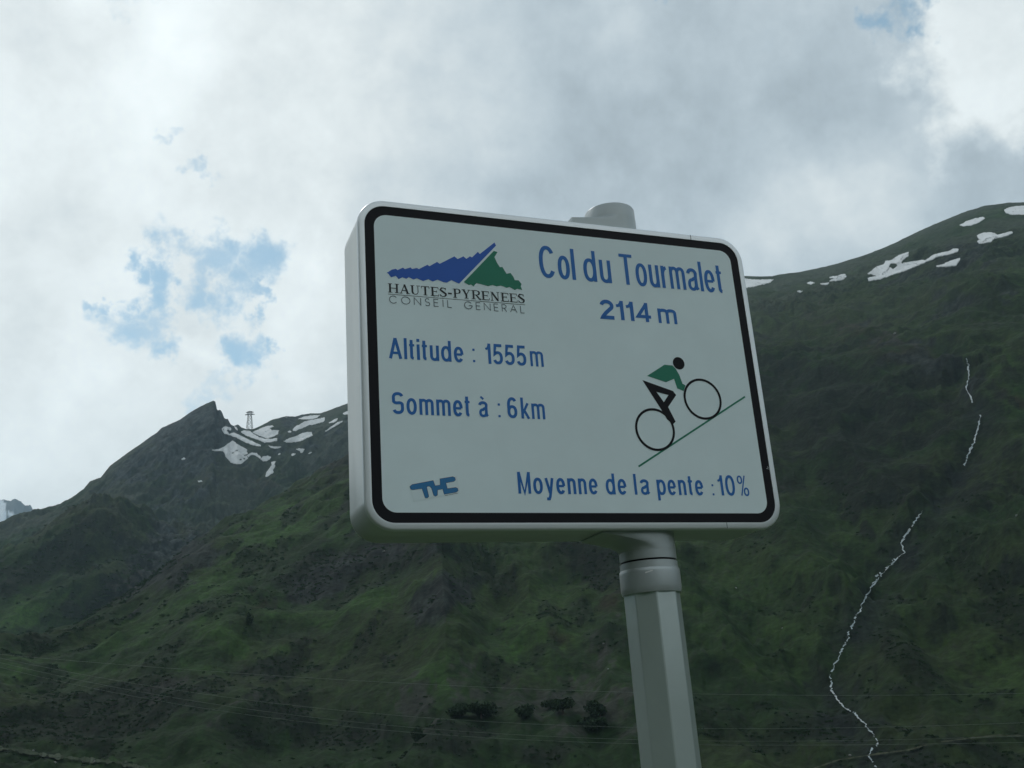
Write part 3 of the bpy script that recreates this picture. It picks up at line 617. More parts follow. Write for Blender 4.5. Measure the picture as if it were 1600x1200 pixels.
cable([(-60, 1020), (94, 1054), (189, 1079), (301, 1096), (395, 1108), (500, 1123), (631, 1135), (781, 1145), (922, 1152), (1100, 1158), (1340, 1159), (1600, 1150), (1680, 1146)], 150, 'third overhead cable from the top crossing the lower slope')
cable([(-60, 1026), (94, 1064), (240, 1098), (395, 1118), (500, 1130), (625, 1141), (831, 1155), (997, 1162), (1100, 1165), (1340, 1165), (1600, 1160), (1680, 1158)], 150, 'lowest overhead cable crossing the bottom of the slope')

# ------------------------------------------------------------------ the road sign
U0 = .675; DEP = .165; PD = .0825; SH = .753          # post axis across the face; case depth; axis behind the face; face height
hx = np.array([.929980767, .367608179, 0]); nn_ = np.array([.367608179, -.929980767, 0])
TL = np.array([-0.31526291, 2.03632404, 1.14041396+CAMZ])
axis = TL+hx*U0-nn_*PD; ZT = float(TL[2])
sign = put(bpy.data.objects.new('road_sign', None), label='white road sign with black border, blue lettering and cyclist pictogram on a grey post', cat='road sign')
sign.location = (axis[0], axis[1], 0); sign.rotation_euler = (0, 0, math.atan2(hx[1], hx[0]))
# local frame: x along the face, y backwards, z up
def L3(u, v, d): return (u-U0, d-PD, ZT-v)
alu = material('grey_coated_aluminium', (.42, .465, .475), rough=.38, metal=.25, spec=.5, var=.035, scale=9, bump=.03, bscale=25)
alur = material('rim_aluminium', (.80, .84, .87), rough=.30, metal=.30, spec=.5, var=.03, scale=6)
case_m = material('case_enamel', (.60, .65, .64), rough=.30, metal=.15, spec=.5, var=.04, scale=5)
postm = material('grey_post_paint', (.68, .76, .76), rough=.32, metal=.65, spec=.5, var=.05, scale=7, bump=.02, bscale=30)
face_m = material('white_sign_film', (.80, .92, .95), rough=.42, spec=.35, var=.035, scale=5, bump=.02, bscale=400)
black_m = material('black_film', (.012, .012, .016), rough=.55, spec=.15, var=.1)
blue_m = material('blue_film', (.020, .160, .50), rough=.45, spec=.3, var=.05)
lblue_m = material('emblem_blue_film', (.022, .12, .52), rough=.45, spec=.3, var=.05)
green_m = material('green_film', (.012, .21, .13), rough=.45, spec=.3, var=.05)
ink_m = material('black_ink', (.022, .028, .034), rough=.5, spec=.3, var=.1)
gink_m = material('grey_ink', (.11, .14, .16), rough=.5, spec=.3, var=.1)
stk_m = material('sticker_blue', (.02, .20, .46), rough=.35, spec=.4, var=.06)
stb_m = material('sticker_backing', (.76, .88, .91), rough=.3, spec=.5, var=.03)
def rrect(i, r, n_=12):           # rounded rectangle, inset i, in (u, v)
    P_ = []
    for cx, cy, a0 in ((1-i-r, i+r, -90), (1-i-r, SH-i-r, 0), (i+r, SH-i-r, 90), (i+r, i+r, 180)):
        for k in range(n_+1):
            a = math.radians(a0+90*k/n_); P_.append((cx+r*math.cos(a), cy+r*math.sin(a)))
    return P_
def loop_loft(name, rings, m, capfirst=False, caplast=False, smooth=True):
    v = []; f = []; n_ = len(rings[0])
    for R_ in rings: v += R_
    for k in range(len(rings)-1):
        for i in range(n_): f.append((k*n_+i, k*n_+(i+1) % n_, (k+1)*n_+(i+1) % n_, (k+1)*n_+i))
    if capfirst: f.append(tuple(range(n_))[::-1])
    if caplast: f.append(tuple((len(rings)-1)*n_+i for i in range(n_)))
    o = mesh(name, v, f, m, parent=sign)
    if smooth:
        o.data.shade_smooth(); 
        try: o.data.set_sharp_from_angle(angle=math.radians(38))
        except Exception: pass
    return o
def ring(i, r, d): return [L3(u, v, d) for u, v in rrect(i, r)]
# case: one deep pressed box, rounded edges
RAD = .062
loop_loft('case', [ring(.004, RAD-.004, .012), ring(.0, RAD, .016), ring(0, RAD, DEP-.012), ring(.003, RAD-.003, DEP-.004), ring(.012, RAD-.012, DEP), ring(.2, .02, DEP)], case_m, caplast=True)
# rim: a frame with a soft outer edge standing round the face
loop_loft('rim', [ring(.0005, RAD, .0165), ring(-.0012, RAD+.001, .0145), ring(-.0012, RAD+.001, .004), ring(.0005, RAD, .0012), ring(.003, RAD-.003, 0), ring(.0138, RAD-.0138, 0), ring(.0145, RAD-.0145, .002)], alur)
loop_loft('border', [ring(.0143, RAD-.0143, .0012), ring(.0362, RAD-.0362+.004, .0012)], black_m, smooth=False)
o = mesh('panel', [L3(u, v, .0010) for u, v in rrect(.0357, RAD-.0357+.004)], [tuple(range(52))[::-1]], face_m, parent=sign)
o.data.polygons[0].flip()
# rim joints seen as fine dark lines
for (u, v, du, dv) in ((.845, SH-.0075, .0007, .0075), (.855, .0072, .0007, .0072)):
    a = [L3(u-du, v-dv, -.0004), L3(u+du, v-dv, -.0004), L3(u+du, v+dv, -.0004), L3(u-du, v+dv, -.0004)]
    mesh('rim_joint', a, [(3, 2, 1, 0)], gink_m, parent=sign)

# ---- lettering: strokes laid on the panel
FD = .0006                        # print lies just proud of the panel
class Ink:
    def __init__(s): s.v = []; s.f = []; s.n = 0
    def depth(s): s.n += 1; return FD-.00003*(s.n % 12)
    def stroke(s, P_, t, closed=False):
        P_ = [np.array(p, float) for p in P_]
        Q = [P_[0]]
        for p in P_[1:]:
            if np.linalg.norm(p-Q[-1]) > 1e-6: Q.append(p)
        if closed and np.linalg.norm(Q[0]-Q[-1]) < 1e-6: Q.pop()
        n_ = len(Q); d = s.depth(); k0 = len(s.v); tt = t if hasattr(t, '__len__') else [t]*n_
        for i in range(n_):
            a = Q[i-1] if (i > 0 or closed) else None; b = Q[(i+1) % n_] if (i < n_-1 or closed) else None
            e1 = (Q[i]-a)/np.linalg.norm(Q[i]-a) if a is not None else None; e2 = (b-Q[i])/np.linalg.norm(b-Q[i]) if b is not None else None
            if e1 is None: e1 = e2
            if e2 is None: e2 = e1
            n1 = np.array([-e1[1], e1[0]]); n2 = np.array([-e2[1], e2[0]]); m = n1+n2; L_ = np.linalg.norm(m)
            m = m/L_ if L_ > 1e-6 else n1; c = max(.45, float(m @ n1)); h = tt[min(i, len(tt)-1)]/2/c
            for q in (Q[i]+m*h, Q[i]-m*h): s.v.append(L3(q[0], q[1], d))
        for i in range(n_ if closed else n_-1):
            j = (i+1) % n_; s.f.append((k0+2*i, k0+2*i+1, k0+2*j+1, k0+2*j))
    def fill(s, P_, holes=()):
        d = s.depth(); pts = [Vector(p) for p in P_]; edges = [(i, (i+1) % len(P_)) for i in range(len(P_))]
        for H in holes:
            k = len(pts); pts += [Vector(p) for p in H]; edges += [(k+i, k+(i+1) % len(H)) for i in range(len(H))]
        r = delaunay_2d_cdt(pts, edges, [], 1, 1e-6); k0 = len(s.v)
        s.v += [L3(p[0], p[1], d) for p in r[0]]
        for t in r[2]:
            c = (sum(r[0][i][0] for i in t)/3, sum(r[0][i][1] for i in t)/3)
            if inside(P_, np.array([c[0]]), np.array([c[1]]))[0] and not any(inside(H, np.array([c[0]]), np.array([c[1]]))[0] for H in holes): s.f.append(tuple(k0+i for i in t))
    def build(s, name, m, label=None):
        o = mesh(name, s.v, s.f, m, parent=sign, label=label)
        me = o.data      # all faces look out of the sign
        for p in me.polygons:
            if p.normal.y > 0: p.flip()
        return o
def arc(cx, cy, rx, ry, a0, a1, n_=22, e=2.25):
    P_ = []
    for i in range(n_+1):
        a = math.radians(a0+(a1-a0)*i/n_); c, s = math.cos(a), math.sin(a)
        P_.append((cx+rx*math.copysign(abs(c)**(2/e), c), cy+ry*math.copysign(abs(s)**(2/e), s)))
    return P_
# a narrow grotesque alphabet; y grows upward here, box 0..w by 0..H, t = stroke
def glyph(ch, w, H, t):
    h = t/2; X_ = H*.735; S_ = []; a = S_.append; cl = 'closed'
    if ch == 'C': a((arc(w/2, H/2, w/2-h, H/2-h+.012*H, 36, 324, 34), t*1.04))
    elif ch in 'o0O': 
        hh = X_ if ch == 'o' else H
        a((arc(w/2, hh/2, w/2-h, hh/2-h+.012*H, 0, 360, 40)[:-1], t, cl))
    elif ch == 'l': a(([(w/2, 0), (w/2, H)], t))
    elif ch == 'i': a(([(w/2, 0), (w/2, X_)], t)); a(([(w/2, H-t*1.05), (w/2, H)], t))
    elif ch == 'd': a(([(w-h, 0), (w-h, H)], t)); a((arc(w/2-h*.2, X_/2, w/2-h*.8, X_/2-h+.01*H, 0, 360, 36)[:-1], t, cl))
    elif ch == 'p': a(([(h, -H*.27), (h, X_)], t)); a((arc(w/2+h*.2, X_/2, w/2-h*.8, X_/2-h+.01*H, 0, 360, 36)[:-1], t, cl))
    elif ch == 'u': a(([(w-h, 0), (w-h, X_)], t)); a(([(h, X_)]+arc(w/2, X_*.33, w/2-h, X_*.33-h+.01*H, 180, 350, 16), t))
    elif ch == 'n': a(([(h, 0), (h, X_)], t)); a(([(w-h, 0)]+arc(w/2, X_*.67, w/2-h, X_*.33-h+.01*H, 0, 170, 16), t))
    elif ch == 'm':
        a(([(h, 0), (h, X_)], t*.95)); q = (w-t)/2
        a(([(h+q, 0)]+arc(h+q/2, X_*.72, q/2, X_*.28-h+.01*H, 0, 170, 14), t*.95)); a(([(w-h, 0)]+arc(h+q*1.5, X_*.72, q/2, X_*.28-h+.01*H, 0, 170, 14), t*.95))
    elif ch == 'r': a(([(h, 0), (h, X_)], t)); a((arc(w*.98, X_*.52, w-h, X_*.48-h*1.1, 178, 96, 12), t))
    elif ch == 't': a(([(w*.42, H*.93), (w*.42, X_*.20)]+arc(w*.42+(w*.45), X_*.20, w*.45, X_*.20-h*.9, 190, 262, 8), t)); a(([(0, X_-h*.85), (w*.98, X_-h*.85)], t*.82))
    elif ch == 'T': a(([(w/2, 0), (w/2, H-h)], t*1.05)); a(([(0, H-h*.9), (w, H-h*.9)], t*.92))
    elif ch == 'e': a(([(h, X_*.50), (w-h, X_*.50)], t*.8)); a((arc(w/2, X_/2, w/2-h, X_/2-h+.01*H, 0, 322, 34), t))
    elif ch == 'a':
        a((arc(w*.46, X_*.70, w*.46-h*.6, X_*.30-h+.01*H, 165, 20, 14)+[(w-h*1.5, X_*.6), (w-h*1.5, X_*.16), (w-h*.6, h*.75)], t))
        a(([(w-h*1.5, X_*.585), (w*.55, X_*.535)]+arc(w*.45, X_*.275, w*.45-h, X_*.275-h+.01*H, 88, 320, 20)+[(w-h*1.5, X_*.26)], t*.92))
    elif ch == 'A': a(([(h*.8, 0), (w/2, H-h*.4)], t)); a(([(w-h*.8, 0), (w/2, H-h*.4)], t)); a(([(w*.2, H*.27), (w*.8, H*.27)], t*.82)); 
    elif ch == 'S': a((arc(w/2, H*.735, w/2-h, H*.265-h, 22, 180, 18)+arc(w/2, H*.60, w/2-h, H*.10, 195, 255, 5)+arc(w/2, H*.42, w/2-h, H*.10, 75, 15, 5)+arc(w/2, H*.265, w/2-h, H*.265-h, 0, -158, 18), t))
    elif ch == 'k': a(([(h, 0), (h, H)], t)); a(([(h*1.5, X_*.36), (w-h*1.2, X_)], t*.88)); a(([(w*.36, X_*.56), (w-h*.9, 0)], t*.95))
    elif ch == 'M': a(([(h, 0), (h, H)], t)); a(([(w-h, 0), (w-h, H)], t)); a(([(h*1.1, H), (w/2, H*.02), (w-h*1.1, H)], t*.85))
    elif ch == 'y': a(([(h*.8, X_), (w*.53, H*.03)], t*.95)); a(([(w-h*.8, X_), (w*.50, -H*.12), (w*.38, -H*.235), (w*.1, -H*.235)], t*.95))
    elif ch == '1': a(([(w-h, 0), (w-h, H)], t)); a(([(0, H*.72), (w*.42, H*.76), (w-h, H*.96)], t*.78))
    elif ch == '2': a((arc(w/2, H*.69, w/2-h, H*.31-h, 172, -28, 20, 2.0)+[(w*.42, H*.33), (h*1.3, H*.12), (h*1.1, h*.9), (w*.98, h*.9)], t))
    elif ch == '4': a(([(w*.72, 0), (w*.72, H)], t*.95)); a(([(w*.70, H-h), (h*.8, H*.27), (w, H*.27)], t*.85))
    elif ch == '5': a(([(w*.92, H-h*.95), (w*.26, H-h*.95), (w*.17, H*.50)]+arc(w*.48, H*.325, w*.52-h, H*.325-h, 125, -155, 26), t))
    elif ch == '6': a((arc(w/2, H*.31, w/2-h, H*.31-h, 0, 360, 30)[:-1], t, cl)); a(([(h*1.02, H*.33)]+arc(w*.52, H*.60, w*.52-h, H*.40-h, 180, 38, 18), t))
    elif ch == '%':
        r = w*.22; a((arc(r+h*.3, H*.79, r-h*.4, H*.20-h*.5, 0, 360, 20)[:-1], t*.72, cl)); a((arc(w-r-h*.3, H*.19, r-h*.4, H*.20-h*.5, 0, 360, 20)[:-1], t*.72, cl)); a(([(w*.27, 0), (w*.73, H)], t*.62))
    return S_
WD = dict(C=.65, o=.49, l=.10, d=.47, u=.44, T=.56, r=.27, m=.70, a=.48, e=.47, t=.25, A=.60, i=.10, S=.56, n=.44, y=.45, p=.47, k=.45, M=.66)
WD.update({'1': .25, '2': .47, '4': .50, '5': .47, '6': .47, '0': .48, '%': .8})
def word(ink, txt, u0, u1, vb, H, t, gap=.10, wd=WD):
    t *= .91
    tot = sum(wd[c] for c in txt)+gap*(len(txt)-1); k = (u1-u0)/tot; x = u0
    for c in txt:
        w = wd[c]*k
        if c in 'li': w = t
        for s in glyph(c, w if c not in 'li' else t, H, t):
            P_ = [(x+(wd[c]*k-t)/2*(c in 'li')+p[0], vb-p[1]) for p in s[0]]
            ink.stroke(P_, s[1], closed=len(s) > 2)
        x += (wd[c]+gap)*k
def dots(ink, u, vb, H, s):
    for y in (s/2, H*.60): ink.stroke([(u, vb-y-s/2), (u, vb-y+s/2)], s)
B1 = .1552
def W_(txt, u0, u1, vb, H, t, gap=.10, label=None, accent=False):
    i = Ink(); word(i, txt, u0, u1, vb, H, t, gap)
    if accent: i.stroke([(.2625, .4585), (.2690, .4645)], .0046)
    i.build('lettering', blue_m, label)
def colon(u, vb, H, s):
    for y, n_ in ((s/2, 'lower'), (H*.60, 'upper')):
        i = Ink(); i.stroke([(u, vb-y-s/2), (u, vb-y+s/2)], s); i.build('colon_dot', blue_m)
for a in (('Col', .4310, .5215, B1, .0815, .0104, .10), ('du', .5465, .6180, B1, .0815, .0100, .13), ('Tourmalet', .6435, .9300, B1, .0815, .0098, .10), ('2114', .5780, .7130, .2500, .0500, .0104, .09), ('m', .7325, .7845, .2500, .0520, .0096),
          ('Altitude', .0605, .2290, .3805, .0488, .0073, .13), ('1555', .2815, .3785, .3805, .0485, .0075, .10), ('m', .3880, .4205, .3805, .0500, .0068), ('Sommet', .0630, .2370, .5055, .0490, .0073, .12),
          ('6', .3238, .3470, .5055, .0487, .0075), ('km', .3560, .4135, .5055, .0490, .0070, .10)):
    W_(*a, label='blue word '+a[0] if a[0][0].isalpha() else 'blue figures '+a[0])
W_('a', .2572, .2790, .5055, .0490, .0071, label='blue accented word à', accent=True)
BB = .6752
for a in (('Moyenne', .3355, .5255, BB, .0480, .0072, .13), ('de', .5470, .5970, BB, .0480, .0072, .14), ('la', .6175, .6552, BB, .0480, .0072, .22), ('pente', .6745, .7955, BB, .0480, .0072, .14),
          ('10', .8365, .8815, BB, .0482, .0072, .12), ('%', .8895, .9190, BB, .0482, .0060)):
    W_(*a, label='blue word '+a[0] if a[0][0].isalpha() else 'blue figures '+a[0])
colon(.2532, .3785, .0488, .0052); colon(.3044, .5045, .0490, .0052); colon(.8210, BB, .0400, .0046)
# emblem
blue = [(0.0616, 0.1788), (0.0734, 0.17), (0.0827, 0.1672), (0.0859, 0.17), (0.0989, 0.1629), (0.1032, 0.166), (0.1166, 0.1607), (0.1198, 0.164), (0.1311, 0.1605), (0.1354, 0.163), (0.1561, 0.1503), (0.1605, 0.1535), (0.1791, 0.141), (0.1852, 0.1451), (0.2211, 0.1231), (0.2288, 0.1289), (0.2431, 0.1209), (0.2497, 0.1264), (0.2587, 0.1194), (0.2639, 0.1213), (0.2789, 0.1057), (0.2833, 0.1109), (0.3216, 0.0774), (0.3251, 0.0849), (0.2287, 0.1905), (0.2109, 0.1833), (0.2003, 0.1902), (0.1924, 0.1902), (0.178, 0.1851), (0.1665, 0.1908), (0.1567, 0.1858), (0.1442, 0.1916), (0.13, 0.1858), (0.1221, 0.1896), (0.1113, 0.1847), (0.1056, 0.1894), (0.0965, 0.1865), (0.0879, 0.192), (0.0817, 0.1844), (0.0706, 0.1889), (0.0654, 0.1812)]
green = [(0.3187, 0.0992), (0.3275, 0.1015), (0.319, 0.1151), (0.3244, 0.1293), (0.3308, 0.1397), (0.3368, 0.1384), (0.3462, 0.1554), (0.356, 0.152), (0.3625, 0.1612), (0.3654, 0.1695), (0.375, 0.1691), (0.3815, 0.1778), (0.3791, 0.1841), (0.382, 0.1928), (0.3697, 0.191), (0.3635, 0.1944), (0.351, 0.1878), (0.3437, 0.1908), (0.3299, 0.186), (0.319, 0.1893), (0.3099, 0.1865), (0.2979, 0.1904), (0.2888, 0.1884), (0.2704, 0.1852), (0.2629, 0.1942), (0.2574, 0.1899), (0.2516, 0.1916), (0.2405, 0.1854)]
i = Ink(); i.fill(blue); i.build('emblem_mountain', lblue_m, 'blue serrated half of the mountain emblem')
i = Ink(); i.fill(green); i.build('emblem_mountain', green_m, 'green serrated half of the mountain emblem')
# serif capitals
def serif(ch, w, H):
    T_, t = .0042, .0016; S_ = []; a = S_.append; s = .0026
    def st(x, th, y0=0, y1=None, sf=(1, 1)):
        y1 = H if y1 is None else y1; a(([(x, y0), (x, y1)], th)); q = th/2+s
        if sf[0]: a(([(x-q, y0+.0006), (x+q, y0+.0006)], .0012))
        if sf[1]: a(([(x-q, y1-.0006), (x+q, y1-.0006)], .0012))
    x0 = s+T_/2
    if ch == 'H': st(x0, T_); st(w-x0, T_); a(([(x0, H/2), (w-x0, H/2)], t))
    elif ch == 'A': a(([(.0022, 0), (w*.5, H)], t)); a(([(w-.004, 0), (w*.47, H)], T_)); a(([(w*.2, H*.33), (w*.74, H*.33)], t)); a(([(-.001, .0006), (.006, .0006)], .0012)); a(([(w-.008, .0006), (w+.001, .0006)], .0012))
    elif ch == 'U': a(([(x0, H)]+arc(w/2, H*.33, w/2-x0, H*.31, 180, 270, 8, 2)+[], [T_]*6+[t]*4)); a((arc(w/2, H*.33, w/2-x0, H*.31, 270, 360, 8, 2)+[(w-x0, H)], t)); a(([(0, H-.0006), (x0*2, H-.0006)], .0012)); a(([(w-x0*1.8, H-.0006), (w, H-.0006)], .0012))
    elif ch == 'T': st(w/2, T_, sf=(1, 0)); a(([(.001, H-.0008), (w-.001, H-.0008)], t)); a(([(.0016, H), (.0012, H*.74)], .0012)); a(([(w-.0016, H), (w-.0012, H*.74)], .0012))
    elif ch == 'E': st(x0, T_); a(([(x0, H-.0008), (w-.001, H-.0008)], t)); a(([(x0, .0008), (w, .0008)], t)); a(([(x0, H*.52), (w*.75, H*.52)], t)); a(([(w-.0014, H), (w-.001, H*.76)], .0012)); a(([(w-.0006, 0), (w, H*.26)], .0012)); a(([(w*.75, H*.64), (w*.75, H*.4)], .001))
    elif ch == 'S': 
        P_ = arc(w/2, H*.74, w*.36, H*.24, 30, 180, 9, 2)+arc(w/2, H*.26, w*.38, H*.24, 20, -155, 10, 2); a((P_, [t]*5+[T_*.8]*4+[T_]*4+[T_*.8]*2+[t]*8)); a(([(w*.84, H), (w*.86, H*.74)], .0012)); a(([(w*.12, 0), (w*.1, H*.28)], .0012))
    elif ch == '-': a(([(.001, H*.42), (w-.001, H*.42)], .0032))
    elif ch in 'PR':
        st(x0, T_); a(([(x0, H-.0008)]+arc(w*.52, H*.74, w*.34, H*.25, 88, -88, 12, 2)+[(x0, H*.49)], [t]*4+[T_*.9]*7+[t]*5))
        if ch == 'R': a(([(w*.52, H*.5), (w-.003, .001), (w+.001, .0006)], T_*.85))
    elif ch == 'Y': st(w*.5, T_, 0, H*.45, (1, 0)); a(([(w*.5, H*.4), (.004, H)], T_)); a(([(w*.5, H*.42), (w-.003, H)], t)); a(([(0, H-.0006), (.0085, H-.0006)], .0012)); a(([(w-.007, H-.0006), (w, H-.0006)], .0012))
    elif ch == 'N': st(x0, t); st(w-x0, t, sf=(0, 1)); a(([(x0, H-.001), (w-x0, 0)], T_))
    return S_
SW = {'H': .80, 'A': .72, 'U': .72, 'T': .66, 'E': .62, 'S': .54, '-': .36, 'P': .62, 'Y': .68, 'R': .70, 'N': .78}
i = Ink(); txt = 'HAUTES-PYRENEES'; gap = .06; k = (.3862-.0630)/(sum(SW[c] for c in txt)+gap*(len(txt)-1)); x = .0630
for c in txt:
    for s in serif(c, SW[c]*k, .0218): i.stroke([(x+p[0], .2258-p[1]) for p in s[0]], s[1])
    x += (SW[c]+gap)*k
i.stroke([(.0625, .2300), (.3868, .2300)], .0010)
i.build('lettering', ink_m, 'black serif words HAUTES-PYRENEES above a fine rule')
def thin(ch, w, H):
    S_ = []; a = S_.append; t = .0017
    if ch == 'C': a(arc(w/2, H/2, w/2, H/2, 40, 320, 22, 2))
    elif ch == 'O': a(arc(w/2, H/2, w/2, H/2, 0, 360, 26, 2))
    elif ch == 'N': a([(0, 0), (0, H), (w, 0), (w, H)])
    elif ch == 'S': a(arc(w/2, H*.75, w*.40, H*.25, 30, 250, 12, 2)+arc(w/2, H*.26, w*.46, H*.26, 70, -150, 12, 2))
    elif ch == 'E': a([(w, H), (0, H), (0, 0), (w, 0)]); a([(0, H*.52), (w*.9, H*.52)])
    elif ch == 'I': a([(w/2, 0), (w/2, H)])
    elif ch == 'L': a([(0, H), (0, 0), (w, 0)])
    elif ch == 'G': a(arc(w/2, H/2, w/2, H/2, 40, 345, 24, 2)+[(w, H*.46), (w*.55, H*.46)])
    elif ch == 'R': a([(0, 0), (0, H)]+arc(w*.5, H*.74, w*.42, H*.26, 90, -90, 10, 2)+[(0, H*.48)]); a([(w*.45, H*.48), (w, 0)])
    elif ch == 'A': a([(0, 0), (w/2, H), (w, 0)]); a([(w*.2, H*.35), (w*.8, H*.35)])
    return [(q, t) for q in S_]
TW = dict(C=.72, O=.80, N=.62, S=.46, E=.42, I=.1, L=.38, G=.78, R=.46, A=.66)
i = Ink()
for txt, a_, b_ in (('CONSEIL', .0655, .2080), ('GENERAL', .2385, .3830)):
    gap = .40; k = (b_-a_)/(sum(TW[c] for c in txt)+gap*(len(txt)-1)); x = a_
    for c in txt:
        for s in thin(c, TW[c]*k, .0172): i.stroke([(x+p[0], .2508-p[1]) for p in s[0]], s[1])
        x += (TW[c]+gap)*k
i.build('lettering', gink_m, 'thin grey capitals CONSEIL GENERAL')
# cyclist
i = Ink(); i.fill([(0.6833, 0.3885), (0.7336, 0.3576), (0.7552, 0.3582), (0.7628, 0.366), (0.7708, 0.3818), (0.7765, 0.4035), (0.7841, 0.4073), (0.7768, 0.4219), (0.7603, 0.416), (0.7549, 0.3921), (0.732, 0.4018)]); i.build('cyclist_pictogram', green_m, 'green torso and arm of the cyclist')
i = Ink(); i.fill([(0.6692, 0.3996), (0.7478, 0.4232), (0.7551, 0.433), (0.7294, 0.4638), (0.7445, 0.4992), (0.7365, 0.5063), (0.7225, 0.4942), (0.7112, 0.4724)], [[(0.703, 0.4272), (0.7343, 0.4337), (0.7196, 0.4523)]])
i.fill(arc(.7732, .3518, .0158, .0158, 0, 360, 28, 2)[:-1])
for cx, cy in ((.8265, .4398), (.6876, .5202)): i.stroke(arc(cx, cy, .0490, .0490, 0, 360, 56, 2)[:-1], .0058, closed=True)
i.build('cyclist_pictogram', black_m, 'black head, legs and two wheels of the cyclist')
i = Ink(); i.stroke([(.6335, .6098), (.9466, .4286)], .0042); i.build('slope_line', green_m, 'thin green uphill line under the wheels')
# sticker
thc = [(0.0997, 0.6582), (0.1457, 0.6489), (0.1494, 0.6602), (0.1604, 0.6587), (0.1604, 0.6451), (0.1894, 0.64), (0.1941, 0.642), (0.1948, 0.6472), (0.191, 0.6504), (0.1733, 0.6537), (0.1758, 0.6661), (0.1945, 0.6633), (0.1986, 0.6653), (0.1994, 0.6705), (0.195, 0.6736), (0.1683, 0.6785), (0.1653, 0.6672), (0.1542, 0.6689), (0.1536, 0.6801), (0.1493, 0.6827), (0.1452, 0.6812), (0.1412, 0.6659), (0.1378, 0.6618), (0.1331, 0.6614), (0.1309, 0.664), (0.1347, 0.6834), (0.1314, 0.6864), (0.1263, 0.6863), (0.1205, 0.6665), (0.1013, 0.6694), (0.0962, 0.6684), (0.0945, 0.6625)]
i = Ink(); i.n = -1; i.fill([(.0945, .660), (.1985, .6385), (.2035, .674), (.101, .6945)]); bk_ = i.build('sticker', stb_m, 'clear sticker with small blue interlocked letters THC')
i = Ink(); i.n = 3; i.fill(thc); o = i.build('sticker_lettering', stk_m); o.parent = bk_
i = Ink(); i.n = 5; i.stroke(thc, .0007, closed=True); i.stroke([(.1695, .6812), (.1992, .6752)], .0007); o = i.build('sticker_outline', ink_m); o.parent = bk_
# scratch on the border, right side
i = Ink(); i.n = 2; i.stroke([(.9885, .6105), (.9775, .6085), (.9830, .6060), (.9800, .6030)], .0012); i.build('scratch', alu)

# ---- post, sleeve, collar (local z: ZT-v)
def zv(v): return ZT-v
def tube(name, prof, m, n_=48, flat=False, cap=True, rot=0):
    rings = [[(r*math.cos(2*math.pi*i/n_+rot), r*math.sin(2*math.pi*i/n_+rot), z) for i in range(n_)] for r, z in prof]
    return loop_loft(name, rings[::-1] if prof[0][1] > prof[-1][1] else rings, m, capfirst=cap, caplast=cap, smooth=not flat)
R = .0625
# octagonal post with softened arrises, flats as in a rolled mast
def octa(r, z):
    P_ = []
    for k in range(8):
        a0 = math.radians(k*45+3)-math.atan2(hx[1], hx[0])-math.radians(90)+math.radians(22)*0
        for da in (-1.6, 1.6):
            a = a0+math.radians(da); P_.append((r*math.cos(a), r*math.sin(a), z))
    return P_
# an arris faces the camera
loop_loft('post', [octa(.0640, zv(.900)+.04), octa(.0655, zv(1.3)), octa(.068, -.25)][::-1], postm, capfirst=True, caplast=True, smooth=False)
tube('collar', [(.0600, zv(.8885)), (.0665, zv(.8880)), (.0690, zv(.8800)), (.0694, zv(.8740)), (.0694, zv(.8420)), (.0682, zv(.8350)), (.0668, zv(.8335)), (.0660, zv(.8180)), (.0600, zv(.8178))], alu)
tube('collar_gasket', [(.0625, zv(.8200)), (.0625, zv(.8110))], black_m)
tube('sleeve', [(.0590, zv(.8140)), (.0655, zv(.8135)), (.0652, zv(.7500))], alu, cap=True)
tube('sleeve', [(.0600, zv(.0050)), (.0640, zv(-.005)), (.0640, zv(-.0780)), (.0625, zv(-.0805)), (.0575, zv(-.0810))], alu)
# flared shoes above and below the case: flat plate at the case, round at the sleeve, drawn out to the left only
def shoe(name, z0, z1, Rc, ext):
    prof = []; n_ = 80; ul, fy, by = .537-U0, -.0640, .0600
    for i in range(n_):
        a = 2*math.pi*i/n_; circ = (Rc*math.cos(a), Rc*math.sin(a)); d = math.degrees(a)
        if d <= 90 or d >= 270: foot = circ
        else:      # left half becomes a rectangle
            q = (d-90)/180      # 0 = back, 1 = front
            c1, c2 = .10, .94
            if q < c1: foot = (ul*q/c1, by)
            elif q <= c2: foot = (ul, by+(fy-by)*(q-c1)/(c2-c1))
            else: foot = (ul*(1-(q-c2)/(1-c2)), fy)
        prof.append((circ, foot))
    rings = []; K_ = 10
    for k in range(K_+1):
        s = k/K_; e = s**1.9; z = z1+(z0-z1)*s
        rings.append([(c[0]*(1-e)+f[0]*e, c[1]*(1-e)+f[1]*e, z) for c, f in prof])
    rings.append([(x, y, z0+ext) for x, y, z in rings[-1]])
    o = loop_loft(name, rings if z0 > z1 else rings[::-1], alu, capfirst=True, caplast=True); return o
shoe('bracket', zv(.7575), zv(.7930), .0658, .004)
shoe('bracket', zv(-.0240), zv(-.0480), .0645, -.0235)
tube('base_flange', [(.13, .0), (.13, .02), (.075, .022)], alu)
# light scuff on the collar
i = Ink(); a0 = math.radians(-117)
v = []; 
for (da, dz) in ((-9, -.003), (5, .001), (5, .0035), (-9, 0)): v.append((.0700*math.cos(a0+math.radians(da)), .0700*math.sin(a0+math.radians(da)), zv(.8450)+dz))
mesh('scuff', v, [(0, 1, 2, 3)], material('bare_metal', (.8, .8, .8), rough=.4, var=.05), parent=sign)

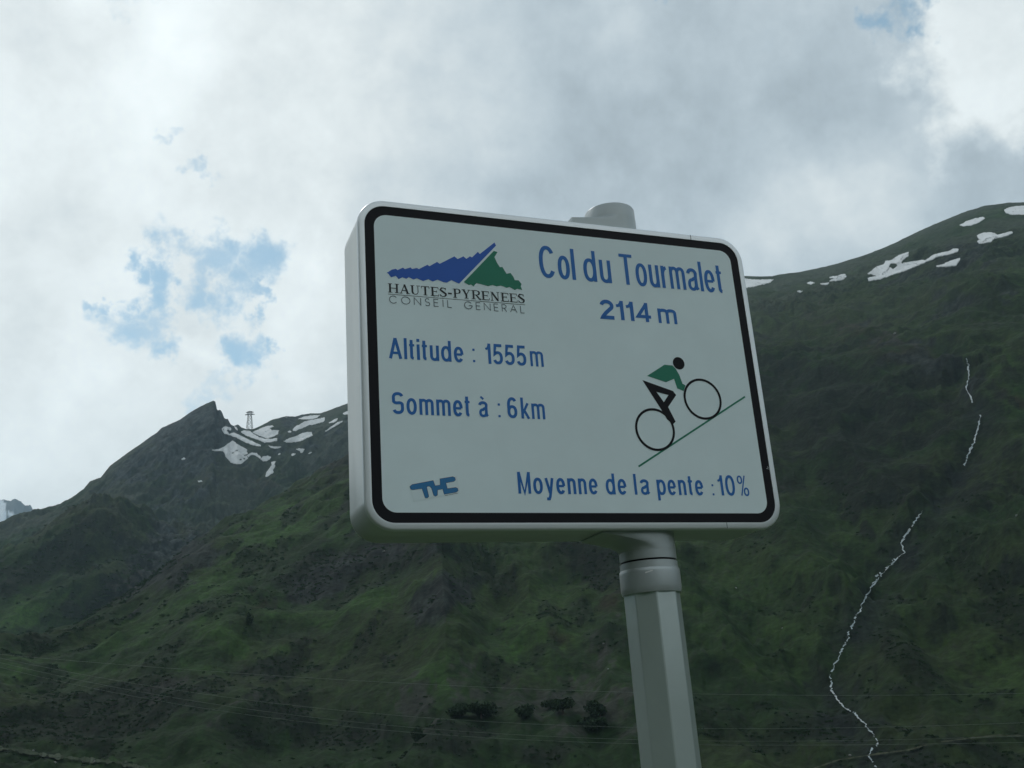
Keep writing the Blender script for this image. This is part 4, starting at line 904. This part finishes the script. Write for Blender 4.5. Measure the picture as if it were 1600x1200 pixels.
# ------------------------------------------------------------------ shrub cover on the slopes (nobody could count it)
def shrubs():
    rg = np.random.default_rng(77); n_ = 24000
    ii = rg.integers(2, cum[4], n_*6); jj = rg.integers(60, nA-70, n_*6)
    dens = (shn+patch(mSh, f2, .9)*.8)[ii, jj]*np.clip((py[ii, jj]-740)/220, 0, 1)
    k = rg.random(n_*6) < dens*np.clip(r_[ii, jj]/700, .3, 1)*.9; ii, jj = ii[k][:n_], jj[k][:n_]
    base_ = np.stack([X[ii, jj], Y[ii, jj], z_[ii, jj]], -1); n = len(base_)
    # a low crumpled tuft: 3 crossed irregular leaves of four triangles
    s = rg.uniform(.35, 1.0, n)*np.clip(r_[ii, jj]/650, .6, 1.3)
    t_v = []; faces = []
    for l in range(5):
        a = rg.uniform(0, 6.283, n); w = s*rg.uniform(.7, 1.5, n); h = s*rg.uniform(.5, 1.1, n); ox = rg.normal(0, .7, n)*s; oy = rg.normal(0, .7, n)*s
        dx, dy = np.cos(a)*w, np.sin(a)*w; o = base_+np.stack([ox, oy, 0*ox], -1)
        t_v.append(np.stack([o+np.stack([-dx, -dy, -.3*h], -1), o+np.stack([dx, dy, -.3*h], -1), o+np.stack([dx*.5, dy*.5+.3*w, h*.9], -1), o+np.stack([-dx*.6, -dy*.6-.2*w, h*.75], -1)], 1))
    v = np.concatenate(t_v).reshape(-1, 3)
    fastmesh('shrubs', v, np.arange(len(v)).reshape(-1, 4), leaf_m, smooth=False, kind='stuff', label='low dark shrubs scattered over the green mountain slopes')
shrubs()

# ------------------------------------------------------------------ mountain air
def haze():
    x0, x1, y0, y1, z0, z1 = -6500, 6500, -3500, 7000, float(min(z_.min(), -60))-220, float(max(z_.max(), 1250))+15
    v = [(a, b, c) for c in (z0, z1) for b in (y0, y1) for a in (x0, x1)]
    f = [(0, 2, 3, 1), (4, 5, 7, 6), (0, 1, 5, 4), (1, 3, 7, 5), (3, 2, 6, 7), (2, 0, 4, 6)]
    m = bpy.data.materials.new('air'); m.use_nodes = True; t = m.node_tree; t.nodes.clear()
    o = t.nodes.new('ShaderNodeOutputMaterial'); p = t.nodes.new('ShaderNodeVolumePrincipled'); t.links.new(p.outputs[0], o.inputs['Volume'])
    p.inputs['Color'].default_value = (.58, .84, 1.0, 1); p.inputs['Density'].default_value = HAZE; p.inputs['Anisotropy'].default_value = .2
    mesh('haze', v, f, m, kind='stuff', label='thin pale mountain air between the camera and the ridges')
HAZE = 8.5e-5
haze()
print('terrain z', float(z_.min()), float(z_.max()), 'verts', z_.size)
